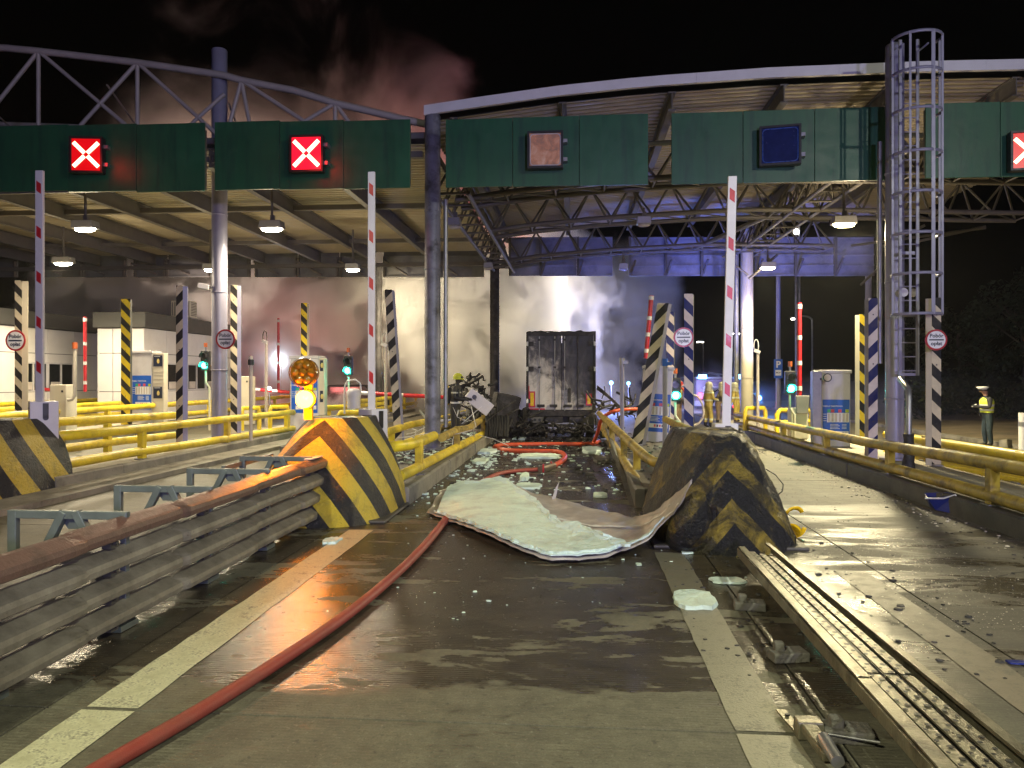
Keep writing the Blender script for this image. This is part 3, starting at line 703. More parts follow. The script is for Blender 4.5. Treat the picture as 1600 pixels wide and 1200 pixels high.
# ------------------------------------------------------------------ hanging floodlights
M['lamp_on'] = emit('lit_floodlight_glass', (1.0, .93, .72), 80)
M['lamp_on_y'] = emit('lit_yellowish_floodlight_glass', (1.0, .84, .40), 90)
M['lamp_off'] = mottled('unlit_floodlight_glass', (.45, .42, .38), .2)
def hang(label, px, py, D, on, power=0, col=WARM, rod=True, wpx=36, glass='lamp_on', top=None):
    c = at(px, py, D); w_ = wpx/FPX*D
    t = thing('hanging_floodlight', label, 'floodlight', c, 'floodlights hanging from the canopies')
    s = MB(); s.prism([c+Vector(q) for q in ((-w_/2, -.14, .0), (w_/2, -.14, 0), (w_/2*.9, -.14, .20), (-w_/2*.9, -.14, .20))], (0, .36, 0)); part('housing', s, M['steel'], t, .01)
    s = MB(); s.lathe([(.001, -.085), (w_*.30, -.075), (w_*.44, -.045), (w_*.47, -.002)], c+Vector((0, .03, 0)), 16, Matrix(((1, 0, 0), (0, .45, 0), (0, 0, 1)))); part('glass', s, M[glass if on else 'lamp_off'], t)
    zr = top or (7.2 if c.x < -3.6 else zch(c.x)+.05)
    s = MB(); s.cyl(c+Vector((0, .04, .2)), Vector((c.x, c.y+.04, max(zr, c.z+.3))), .035, 8); s.box(c+Vector((.02, .04, .28)), (.10, .10, .16)); part('hanger_rod', s, M['truss'], t)
    if on:
        power *= 2.1
        lamp('SPOT', 'floodlight_beam', c+Vector((0, .03, -.11)), power, col, .18, c+Vector((0, -.6, -5)), 165, .6)
        lamp('POINT', 'floodlight_spill', c+Vector((0, -.35, -.75)), power*.055, (1.0, .80, .48), .15)
    return t
hang('lit floodlight left of the first tall column, the nearer of the two', 132, 357, 20.6, 1, 750)
hang('small lit floodlight at the far left, hanging further back', 98, 411, 26.5, 1, 1300, wpx=30)
hang('lit floodlight just right of the lilac left column', 424, 357, 20.6, 1, 650)
hang('small lit floodlight left of the raised barrier arm at the left nose', 551, 421, 27, 1, 900, wpx=22)
hang('lit floodlight half hidden behind the lilac left column', 328, 421, 27, 1, 800, wpx=20)
hang('bright yellowish floodlight under the right truss, left of the ladder', 1319, 350, 20.5, 1, 2700, (1.0, .86, .5), glass='lamp_on_y')
hang('smaller yellowish floodlight in front of the pale rear column', 1200, 418, 29, 1, 1000, (1.0, .86, .5), wpx=24, glass='lamp_on_y')
hang('unlit floodlight on the lattice truss above the burnt trailer', 1006, 350, 22.5, 0, wpx=22)
hang('unlit floodlight beside the scorched column', 710, 353, 20, 0, wpx=20)
hang('small unlit floodlight near the blackened rear column', 763, 419, 29.5, 0, wpx=14)
hang('small unlit floodlight hanging behind, right of the smoke', 974, 420, 29.5, 0, wpx=14)
# ================================================================== CONCRETE NOSES OF THE ISLANDS
def nose(label, cx, y0, L, prof, mat, depth=1.1, jag=0, ex=2.4):
    from mathutils import noise as mn
    rg = lambda p: 1-abs(mn.noise(Vector(p)*3.1))*2
    """prof: (z, half width, set-back of the front)"""
    t = thing('island_nose', label, 'crash nose', (cx, y0, 0), 'striped concrete noses at the head of the toll islands')
    fine = []
    for i in range(len(prof)-1):
        n = max(1, int((prof[i+1][0]-prof[i][0])/.09))
        for k in range(n): fine.append(tuple(prof[i][j]+(prof[i+1][j]-prof[i][j])*k/n for j in range(3)))
    fine.append(prof[-1]); rows = []
    for z, hw, fb in fine:
        pts = []
        for k in range(9): pts.append((-hw, L-(L-fb-depth)*k/9))
        for k in range(31):
            a = pi+pi*k/30; ca, sa = cos(a), sin(a)
            pts.append((hw*abs(ca)**(2/ex)*(1 if ca > 0 else -1), fb+depth-depth*abs(sa)**(2/ex)))
        for k in range(1, 10): pts.append((hw, fb+depth+(L-fb-depth)*k/9))
        rows.append([(cx+x*(1-jag*4*max(0, rg((x, y, z))-.2))+R.uniform(-jag, jag)*.6, y0+y+jag*9*max(0, rg((x+7, y, z))-.25), z+(R.uniform(-jag, jag) if 0 < z < prof[-1][0] else -jag*3*rg((x, y, 3)) if z else 0)) for x, y in pts])
    s = MB(); s.grid(rows); s.add(rows[-1], [tuple(range(len(rows[-1])))]); b = [rows[0][-1], rows[0][0], rows[-1][0], rows[-1][-1]]; s.add(b, [(0, 1, 2, 3)])
    part('concrete_body', s, mat, t)
    s = MB(); s.bb((cx-prof[0][1]-.05, y0-.06+depth*.4, 0), (cx+prof[0][1]+.05, y0+L, .045)); part('footing', s, M['kerb_dark'], t, .02)
    return t
PRO = [(0, 1.0, 0), (.35, .96, .16), (.8, .82, .46), (1.15, .64, .76), (1.385, .48, 1.0), (1.40, .46, 1.02)]
nose('yellow and black striped concrete nose behind the crash cushion, carrying the lit amber beacon', -3.64, 9.95, 1.95, PRO, M['noseL'])
PR3 = [(0, 1.0, 0), (.45, .95, .22), (.9, .80, .55), (1.2, .62, .86), (1.28, .55, 1.0)]
nose('clean yellow and black striped nose cut by the left edge of the photo', -9.95, 10.9, 2.2, PR3, M['noseL'])
PR2 = [(0, .84, 0), (.12, .86, .02), (.5, .74, .25), (.9, .60, .5), (1.2, .48, .74), (1.29, .42, .86), (1.31, .38, .9)]
nr = nose('burnt and battered striped nose with a charred top, right of the torn white panel', 1.80, 8.75, 2.5, PR2, M['noseR'], 1.0, .013)
# broken lump leaning against the burnt nose
s = MB(); pts = [gnd(1062, 848, .04), gnd(1072, 830, .25), gnd(1085, 800, .5), gnd(1092, 775, .7)]
s.tube(pts, .2, 12, rr=[.17, .22, .20, .08]); part('broken_lump', s, M['noseR'], nr)
t = thing('loose_cable', 'black cable looping off the right side of the burnt nose', 'cable', gnd(1215, 770, .2))
s = MB(); s.tube([at(1197, 733, 10.2), at(1212, 742, 10.0), at(1224, 757, 9.8), at(1222, 768, 9.7), at(1214, 774, 9.6)], .008, 6); part('cable', s, M['black'], t)

# ================================================================== CRASH CUSHION (left)
M['ash_dark'] = mottled('dark_grimy_steel', (.07, .065, .055), .6)
cc = thing('crash_cushion', 'long crash cushion of four stacked grey steel rails ending at the striped nose', 'crash barrier', (-4, 6.5, 0))
XR = -3.52
prof = [(-.26, .215), (-.07, .205), (-.045, .196), (.03, .156), (.050, .142), (.057, .105), (.052, .066), (.035, .054), (-.05, .050), (-.15, .03)]
for bay in range(6):
    ya = 2.1+bay*1.47; yb = ya+1.62; off = .03*(bay % 2)
    for lev in range(4):
        z0 = .05+lev*.216; rows = []
        for k, (yy, sc, dx) in enumerate(((ya, .55, -.02), (ya+.13, 1, 0), (yb-.15, 1, .004), (yb, .62, .012))):
            rows.append([(XR+off+dx+a*sc, yy, z0+.09+(b-.09)*(.88 if sc < 1 else 1)) for a, b in (prof if lev < 3 else [(-.115, .185)]+prof[1:])])
        s = MB(); s.grid(rows, smooth=False)
        o = part('rail_panel', s, M['guard_red' if lev == 3 else 'guard'], cc)
        m = o.modifiers.new('thick', 'SOLIDIFY'); m.thickness = .006
    for lev in range(4):
        s = MB(); z0 = .085+lev*.212; s.bb((XR-.08, ya+.55, z0-.03), (XR-.005, ya+.64, z0+.045)); s.cyl((XR-.005, ya+.595, z0+.01), (XR+.02, ya+.595, z0+.01), .018, 8)
        part('spacer_bolt', s, M['ash_dark'], cc)
for k in range(7):
    y = 3.0+k*1.43; xl, xr = -4.52, XR-.06; zt_, z0 = .90, .12
    f = link('diaphragm_frame', None, cc)
    for a, b, wd in (((xl, y, zt_), (xr, y, zt_), .065), ((xl, y, z0), (xl, y, zt_), .075), ((xr, y, z0), (xr, y, zt_), .05),
                     ((xl, y, z0), (xr, y, z0), .05), ((xl+.42, y, zt_), (xl+.06, y, z0+.1), .065), ((xl+.55, y, zt_), (xr-.03, y, z0+.1), .065), ((xl, y+.07, zt_-.02), (xr, y+.07, zt_-.02), .03)):
        s = MB(); a, b = Vector(a), Vector(b); d = b-a; ang = atan2(d.z, d.x)
        s.box((a+b)/2, (d.length+wd*.9, .05+.0037*len(f.children), wd), (0, -ang, 0)); part('frame_bar', s, M['galv_blue'], f, .006)
    s = MB(); s.prism([(xl+.36, y+.03, zt_), (xl+.62, y+.03, zt_), (xl+.56, y+.03, zt_-.12), (xl+.44, y+.03, zt_-.12)], (0, .012, 0)); part('gusset', s, M['galv_blue'], f)
    for xx in (xl, xr-.1):
        s = MB(); s.bb((xx-.06, y-.12, .005), (xx+.14, y+.12, .05)); s.bb((xx-.02, y-.03, .05), (xx+.04, y+.03, .14)); part('skid_foot', s, M['galv_blue'], f)
s = MB(); s.bb((-4.05, 2, .01), (-3.95, 11, .07)); part('ground_rail', s, M['galv_blue'], cc)
for x in (-4.56,):
    s = MB(); s.bb((x, 9.6, .80), (x+.05, 11.2, .86)); s.bb((x, 9.6, .52), (x+.05, 11.2, .58)); part('side_rail', s, M['galv_blue'], cc)
s = MB(); a = gnd(478, 728, .93); s.bb((XR-.09, 10.0, .905), (XR+.02, 10.45, .915)); part('reflector_plate', s, M['white_box'], cc)

# ================================================================== COLLAPSED GUARD BEAM (right foreground)
gbm = thing('collapsed_guard_beam', 'long perforated steel guard beam lying on the road in front of the burnt nose', 'crash barrier', (1.82, 5, 0))
def gx(y, f): a = 1.565+(y-2.4)*.013; b = 2.075-(y-2.4)*.018; return a+(b-a)*f
def along(f0, f1, z, ya, yb, name, mat, th=.012, zz=0, nb=5):
    s = MB(); ys_ = [ya+(yb-ya)*k/nb for k in range(nb+1)]
    top = [[(gx(y, f0), y, z+zz*R.uniform(-1, 1)), (gx(y, f1), y, z+zz*R.uniform(-1, 1))] for y in ys_]
    bot = [[(p[0][0], p[0][1], p[0][2]-th), (p[1][0], p[1][1], p[1][2]-th)] for p in top]
    s.grid(top, smooth=False); s.grid(bot, smooth=False)
    s.grid([[a[0], b[0]] for a, b in zip(top, bot)], smooth=False); s.grid([[a[1], b[1]] for a, b in zip(top, bot)], smooth=False)
    return part(name, s, mat, gbm)
M['perf'] = mottled('perforated_beam_steel', (.30, .27, .19), .36, .45, .45, 5, (.06, .05, .035), .9, .003, 50, 4)
along(0, .17, .30, 2.2, 4.5, 'edge_flange', M['perf']); along(0, .17, .303, 4.52, 7.9, 'edge_flange', M['perf'])
for i, (a, b) in enumerate(((.22, .36), (.43, .57), (.64, .78))):
    along(a, b, .285, 2.2, 4.6, 'perforated_strip', M['perf'], .01, .002); along(a, b, .288, 4.62, 7.75-.1*i, 'perforated_strip', M['perf'], .01, .002)
along(.88, 1.0, .312, 2.2, 8.05, 'edge_flange', M['perf'], .02)
s = MB(); s.prism([(gx(2.2, 0)-.003, 2.2, .21), (gx(2.2, 0)-.003, 2.2, .286), (gx(7.9, 0)-.003, 7.9, .286), (gx(7.9, 0)-.003, 7.9, .21)], (-.012, 0, 0)); part('side_wall', s, M['perf'], gbm)
s = MB(); s.prism([(gx(2.2, 1), 2.2, .19), (gx(2.2, 1), 2.2, .289), (gx(8, 1), 8, .289), (gx(8, 1), 8, .19)], (.012, 0, 0)); part('side_wall', s, M['perf'], gbm)
s = MB(); s.bb((gx(5, 0)+.10, 2.2, .10), (gx(5, 1)-.06, 7.8, .20)); part('core_box', s, M['black'], gbm)
s = MB()
for a in (.21, .42, .63):
    y = 2.4
    while y < 7.6:
        for f, q in ((.035, .013), (.11, .017)):
            if R.random() < .93: s.cyl((gx(y, a+f), y+(0 if f < .1 else .055), .2895), (gx(y, a+f), y+(0 if f < .1 else .055), .2905), q*R.uniform(.7, 1.15), 8)
        y += .115
o = part('perforations', s, M['black'], gbm); o['kind'] = 'stuff'
for y in (3.3, 4.4, 5.6, 6.8):
    s = MB(); s.box((1.50, y, .035), (.26, .16, .07), (0, 0, R.uniform(-.2, .2))); s.box((1.44, y, .09), (.07, .07, .07)); part('anchor_foot', s, M['ash'], gbm, .01)
t = thing('anchor_bracket', 'broken steel anchor bracket with a rod, at the bottom edge beside the guard beam', 'bracket', gnd(1272, 1170))
p = gnd(1272, 1165); s = MB(); s.box(p+Vector((0, -.05, .06)), (.085, .34, .05), (.1, 0, .12)); s.box(p+Vector((0, .1, .05)), (.14, .1, .1)); part('bracket_body', s, M['perf'], t, .008)
s = MB(); s.cyl(gnd(1290, 1146, .05), gnd(1375, 1160, .05), .009, 6); part('rod', s, M['steel'], t)
s = MB(); s.tube([p+Vector((.01, -.12, .1)), p+Vector((.02, -.32, .07))], .035, 10); part('stub', s, M['steel'], t)
t = thing('steel_plate', 'small bent steel plate on the road left of the guard beam', 'plate', gnd(1234, 1130))
p = gnd(1234, 1132); s = MB(); s.box(p+Vector((0, 0, .02)), (.06, .26, .012), (.05, .1, .15)); part('plate', s, M['perf'], t)
s = MB(); s.cyl(p+Vector((0, .05, .03)), p+Vector((0, .05, .04)), .014, 8); part('bolt', s, M['black'], t)

# ================================================================== YELLOW PIPE RAILS
def guard_rail(label, top, bot, posts, mat='yellow', r=.092, zf=.28, extra=()):
    allp = list(top)+list(bot); c = sum(allp, Vector())/len(allp); c.z = zf
    t = thing('guard_rail', label, 'guard rail', c, 'yellow pipe rails along the toll islands')
    for pth in (top, bot)+tuple(extra):
        if pth: s = MB(); s.tube(pth, r, 14); part('rail_pipe', s, M[mat], t)
    for a, b in posts:
        s = MB(); s.box((Vector(a)+Vector(b))/2, (.13, .15, (Vector(b)-Vector(a)).length), None); part('post', s, M[mat], t, .012)
        if b[2] > zf+.3 and a[2] < zf+.25:
            s = MB(); s.bb(Vector((a[0]-.11, a[1]-.11, zf-.01)), Vector((a[0]+.11, a[1]+.11, zf+.015))); part('foot_plate', s, M['steel'], t)
    return t
def straight(label, X, y0, y1, zt_=.95, zb_=.50, step=3.2, zf=.28, mat='yellow', r=.092, off=1.2, ends=False):
    n = max(2, int((y1-y0)/2)); T = [Vector((X, y0+(y1-y0)*k/n, zt_)) for k in range(n+1)]
    B = [Vector((X, v.y, zb_)) for v in T]
    if ends:
        B[0].y -= 0; T = [Vector((X, y0, zb_)), Vector((X, y0-.02, zt_-.1)), Vector((X, y0+.08, zt_-.02))]+T[1:]
    P_ = []; y = y0+off
    while y < y1: P_.append((Vector((X, y, zf)), Vector((X, y, zt_-.02)))); y += step
    return guard_rail(label, T, B, P_, mat, r, zf)
# near side of the left island, bent and torn by the fire
X = -2.78
gt = [onX(586, 697, -3.22), onX(606, 699, -3.02), onX(640, 695, -2.86), onX(662, 688, X), onX(678, 681, X)]
gbt = [onX(px, py, X) for px, py in ((624, 744), (640, 737), (700, 706), (757, 677))]
pz = onX(655, 690, X); guard_rail('bent yellow pipe rail between the striped nose and the scorched column', gt, gbt, [(onX(655, 728, X), onX(655, 690, X))], 'yellow')
gt = [onX(px, py, X-.05) for px, py in ((690, 684), (712, 673), (733, 669), (745, 660), (756, 654))]
guard_rail('torn soot-stained length of yellow rail just beyond the scorched column', gt, [], [(onX(716, 694, X), onX(712, 673, X)), (onX(757, 676, X), onX(754, 655, X))], 'yellow_dirty')
gt = [onX(px, py, X) for px, py in ((772, 652), (775, 664), (782, 668), (800, 655))]
guard_rail('short broken stub of yellow rail left of the burnt trailer', gt, [], [], 'yellow_dirty', .10)
X = -4.42
straightL = [onX(px, py, X) for px, py in ((602, 676), (640, 664), (690, 654), (730, 643))]
straightB = [onX(px, py, X) for px, py in ((602, 705), (640, 690), (690, 668), (730, 654))]
guard_rail('yellow rail on the far edge of the debris-strewn island', straightL, straightB, [(onX(705, 672, X), onX(705, 650, X)), (onX(612, 700, X), onX(612, 672, X))], 'yellow')
# left neighbour island, both edges
X = -9.15
gt = [onX(20, 684, -10.3), onX(62, 683, -9.6)]+[onX(px, py, X) for px, py in ((110, 680), (200, 672), (300, 661), (400, 650), (500, 640), (600, 630))]
gbt = [onX(px, py, X) for px, py in ((96, 726), (200, 708), (300, 694), (400, 678), (500, 663), (600, 650))]
guard_rail('long yellow rail running right from behind the far left nose', gt, gbt, [(Vector((X, y, .28)), Vector((X, y, .95))) for y in (15.6, 19.6, 23.8, 28)])
X = -10.55
gt = [onX(px, py, X) for px, py in ((20, 663), (90, 659), (180, 654), (272, 649))]
gbt = [onX(px, py, X) for px, py in ((85, 703), (180, 690), (272, 680))]
guard_rail('yellow rail on the far edge of the left island, ending at a striped post', gt, gbt, [(Vector((X, y, .28)), Vector((X, y, .95))) for y in (16.6, 20.0)])
straight('yellow rail in front of the left kiosk, reaching behind the lilac column', -14.75, 15.5, 40, 1.02, .62, 3.4, .42, off=.9)
straight('yellow rail left of the first toll booth, behind the left kiosk', -17.35, 17, 30, 1.02, .62, 3.4, .42)
straight('yellow rail along the leftmost toll island', -20.8, 18, 40, 1.02, .62, 3.4, .42)
straight('yellow rail beyond the lilac column, further along the left island', -9.15, 30.5, 44, 1.0, .55, 3.0)
# bent-end hoops of rail far down the islands
def hoop_rail(label, pA, pB, D, z0=.28, zt_=1.0, r=.07):
    a, b = at(pA, 640, D), at(pB, 640, D+.5); pts = [Vector((a.x, a.y, z0)), Vector((a.x, a.y, zt_-.12)), Vector((a.x*.93+b.x*.07, a.y, zt_)), Vector((b.x*.93+a.x*.07, b.y, zt_)), Vector((b.x, b.y, zt_-.12)), Vector((b.x, b.y, z0))]
    t = thing('hoop_rail', label, 'hoop rail', Vector(((a.x+b.x)/2, a.y, z0)), 'bent yellow hoop rails')
    s = MB(); s.tube(pts, r, 10); part('hoop', s, M['yellow'], t)
    s = MB(); s.cyl(Vector((a.x, a.y, (z0+zt_)/2)), Vector((b.x, b.y, (z0+zt_)/2)), r*.8, 8); part('crossbar', s, M['yellow'], t)
hoop_rail('yellow hoop rail right of the lilac left column', 378, 405, 25)
hoop_rail('yellow hoop rail immediately left of the middle kiosk', 422, 450, 26)
hoop_rail('yellow hoop rail right of the middle kiosk', 508, 538, 26)
hoop_rail('yellow hoop rail under the green light, left of the raised barrier', 527, 600, 22)
hoop_rail('yellow hoop rail left of the right-hand signal cabinet', 1164, 1196, 25)
hoop_rail('yellow hoop rail right of the pale rear column, by the signal cabinet', 1214, 1268, 23.5)
# right of the crash lane: leaning rail on the burnt island
X = 1.12
gt = [at(px, py, D) for px, py, D in ((936, 646, 24), (948, 657, 20.5), (968, 676, 17), (990, 697, 14.8), (1008, 713, 13.6), (1022, 722, 13.0), (1060, 724, 12.6))]
gbt = [at(px, py, D) for px, py, D in ((938, 664, 24), (952, 684, 20), (970, 713, 16.4), (986, 738, 14.2), (1003, 760, 13.0))]
P_ = [(at(px, b, D), at(px, a, D)) for px, a, b, D in ((945, 655, 682, 21.5), (956, 668, 702, 18.6), (975, 684, 728, 16), (995, 703, 752, 14.3))]
guard_rail('buckled yellow rail leaning along the right kerb of the crash lane', gt, gbt, P_, 'yellow_dirty', .085)
gt = [at(px, py, D) for px, py, D in ((1040, 655, 18), (1058, 664, 16), (1082, 674, 14))]
guard_rail('short yellow rail piece between the leaning kiosk and the blue-striped post', gt, [], [(at(1055, 690, 16.5), at(1055, 664, 16.5))], 'yellow_dirty', .08)
s = MB(); s.prism([at(945, 668, 20), at(952, 672, 20), at(1000, 800, 11.6), at(988, 802, 11.6)], (.05, 0, -.1)); single('displaced_kerb_plank', s, M['kerb_dark'], 'long grey kerb plank pushed out along the right side of the crash lane', 'kerb plank')
# right lane island, both edges
X = 5.62
gt = [onX(px, py, X) for px, py in ((1150, 648), (1250, 669), (1360, 692), (1480, 712), (1600, 733), (1760, 765))]
gbt = [onX(px, py, X) for px, py in ((1150, 661), (1250, 692), (1360, 722), (1480, 755), (1600, 790), (1760, 832))]
guard_rail('long yellow rail along the right lane, running from the firefighters to the right edge', gt, gbt, [(Vector((X, y, .28)), Vector((X, y, z))) for y, z in ((26, .7), (21.4, .72), (17.8, .78), (14.3, .82), (10.9, .85))], 'yellow_dirty')
X = 7.25
gt = [onX(px, py, X) for px, py in ((1385, 679), (1430, 686), (1500, 697), (1600, 713), (1720, 730))]
gbt = [onX(px, py, X) for px, py in ((1385, 708), (1430, 718), (1500, 731), (1600, 750), (1720, 770))]
guard_rail('yellow rail on the far edge of the right island, in front of the officer', gt, gbt, [(Vector((X, y, .28)), Vector((X, y, .8))) for y in (16.6, 13.2)])

# ================================================================== STRIPED HEIGHT POSTS
def spost(label, px0, px1, pt, pb, D, mat, side='cream_post', lean=0., sw=.1, sideleft=False, y2=0):
    a, b = at(px0, pb, D), at(px1, pt, D); W = (px1-px0)/FPX*D; z1 = b.z; zb = .28
    t = thing('striped_post', label, 'striped post', ((a.x+b.x)/2, a.y, zb), 'striped marker posts on the islands')
    rt = root_of(t); h = z1-zb
    def T(v): v = Vector(v); v.x += lean*v.z; return v+rt
    s = MB(); s.prism([T((-W/2, 0, 0)), T((W/2, 0, 0)), T((W/2, 0, h)), T((-W/2, 0, h))], (0, .02, 0)); part('striped_face', s, M[mat], t)
    sg = -1 if sideleft else 1; s = MB()
    s.prism([T((sg*(W/2), .002, 0)), T((sg*(W/2+sw), .05, 0)), T((sg*(W/2+sw), .05, h*.995)), T((sg*W/2, .002, h*.995))], (0, .02, 0)); part('side_face', s, M[side], t)
    s = MB(); s.prism([T((-.05, .03, 0)), T((.05, .03, 0)), T((.05, .03, h*.98)), T((-.05, .03, h*.98))], (0, .09, 0)); part('upright', s, M['steel'], t)
    for q in (.25, .6, .9):
        s = MB(); v = T((0, -.006, h*q)); s.bb(v-Vector((.012, .004, .012)), v+Vector((.012, 0, .012))); part('bolt', s, M['black'], t)
    s = MB(); s.bb(rt+Vector((-W/2, -.1, 0)), rt+Vector((W/2, .2, .03))); part('base_plate', s, M['steel'], t)
    return t
spost('striped post at the far left edge carrying the leftmost round sign', 23, 35, 438, 665, 22, 'st_dn', sw=.14)
spost('bright yellow and black striped post in front of the left kiosk', 189, 204, 467, 660, 26, 'sy_dn', side='dark_clad', sw=.03)
spost('striped post with rising bands, standing left of the lilac column', 275, 286, 446, 692, 19.4, 'st_up', 'steel_lilac')
spost('striped post with falling bands, just right of the lilac column', 360, 371, 445, 682, 22, 'st_dn', 'steel_lilac', sw=.09)
spost('yellow striped post rising behind the middle kiosk', 470, 480, 473, 640, 31, 'sy_dn', sw=.06)
spost('slightly leaning striped post left of the scorched column', 617, 629, 452, 690, 19.6, 'st_up', 'steel_lilac', lean=-.068, sw=.05)
spost('striped post knocked askew, leaning hard in front of the tilted kiosk', 986, 1003, 474, 690, 19.6, 'st_up', 'steel_lilac', lean=.185, sw=.09)
spost('narrow blue-lit striped post directly right of the tilted kiosk', 1041, 1053, 487, 690, 22.5, 'sb_dn', side='dark_clad', sw=.02)
spost('tall blue and white striped post with a round sign, behind the burnt nose', 1069, 1083, 459, 700, 16.6, 'sb_dn', side='dark_clad', sw=.02)
spost('yellow and black striped post behind the bluish one, left of the ladder column', 1343, 1354, 491, 690, 20.5, 'sy_dn', 'cream', sw=.09, sideleft=True)
spost('blue-lit striped post with rising bands, in front of the ladder column', 1357, 1371, 466, 720, 15.6, 'sb_up', 'steel', sw=.05, sideleft=True)
spost('striped post with the rightmost round sign, right of the ladder', 1456, 1470, 465, 726, 15.0, 'st_dn', 'cream_post', sw=.09, sideleft=True)

# ------------------------------------------------------------------ lettering
def text_mb(txt, size, bold=0):
    cu = bpy.data.curves.new('lettering', 'FONT'); cu.body = txt; cu.size = size; cu.align_x = 'CENTER'; cu.align_y = 'CENTER'; cu.resolution_u = 3; cu.offset = bold
    o = bpy.data.objects.new('lettering', cu); me = bpy.data.meshes.new_from_object(o); bpy.data.objects.remove(o)
    return me
def put_text(name, txt, size, mat, parent, loc, bold=0, rotz=0):
    me = text_mb(txt, size, bold); me.materials.clear(); me.materials.append(mat)
    o = link(name, me, parent, loc); o.rotation_euler = (pi/2, 0, rotz); return o
M['sign_white'] = mottled('sign_white_sheet', (.78, .78, .80), .35, 0, .05, 2)
M['print_blue'] = mottled('blue_print', (.01, .10, .52), .4, 0, .05, 2)
M['print_navy'] = mottled('navy_print', (.012, .02, .06), .4)
M['print_white'] = mottled('white_print', (.8, .8, .78), .4, 0, .02, 2)
M['print_red'] = mottled('red_print', (.75, .10, .12), .4); M['print_green'] = mottled('green_print', (.05, .45, .22), .4)
M['print_lime'] = mottled('lime_print', (.5, .65, .05), .4); M['print_pale'] = mottled('pale_grey_print', (.62, .55, .5), .5)
M['ring_red'] = mottled('dark_red_ring', (.45, .015, .03), .35); M['seven_gold'] = mottled('gold_print', (.75, .6, .2), .4)
def round_sign(label, px, py, D, rpx=16.5, tilt=0):
    c = at(px, py, D); r = rpx/FPX*D
    t = thing('toll_sign', label, 'road sign', c, 'round Pobór opłat signs')
    s = MB(); s.cyl(c, c+Vector((0, .025, 0)), r, 36); part('disc', s, M['ring_red'], t)
    s = MB(); s.cyl(c+Vector((0, -.004, 0)), c+Vector((0, .0, 0)), r*.83, 36); part('face', s, M['sign_white'], t)
    s = MB(); s.bb(c+Vector((-r*.66, -.009, -r*.06)), c+Vector((r*.66, -.005, r*.06))); part('bar', s, M['print_navy'], t)
    put_text('lettering', 'Pobór', r*.50, M['print_navy'], t, (0, -.008, r*.38), r*.012)
    put_text('lettering', 'opłat', r*.50, M['print_navy'], t, (0, -.008, -r*.36), r*.012)
    s = MB(); s.bb(c+Vector((-.03, .026, -.05)), c+Vector((.03, .12, .05))); part('clamp', s, M['steel'], t)
    return t
round_sign('round Pobór opłat sign on the far left striped post', 24, 532, 21.6)
round_sign('round Pobór opłat sign in front of the lilac left column', 352, 530, 20.3, 15.5)
round_sign('round Pobór opłat sign on the tall blue and white striped post', 1068, 527, 16.2, 15.5)
round_sign('round Pobór opłat sign at the right, beside the caged ladder', 1463, 531, 14.6, 16.5)

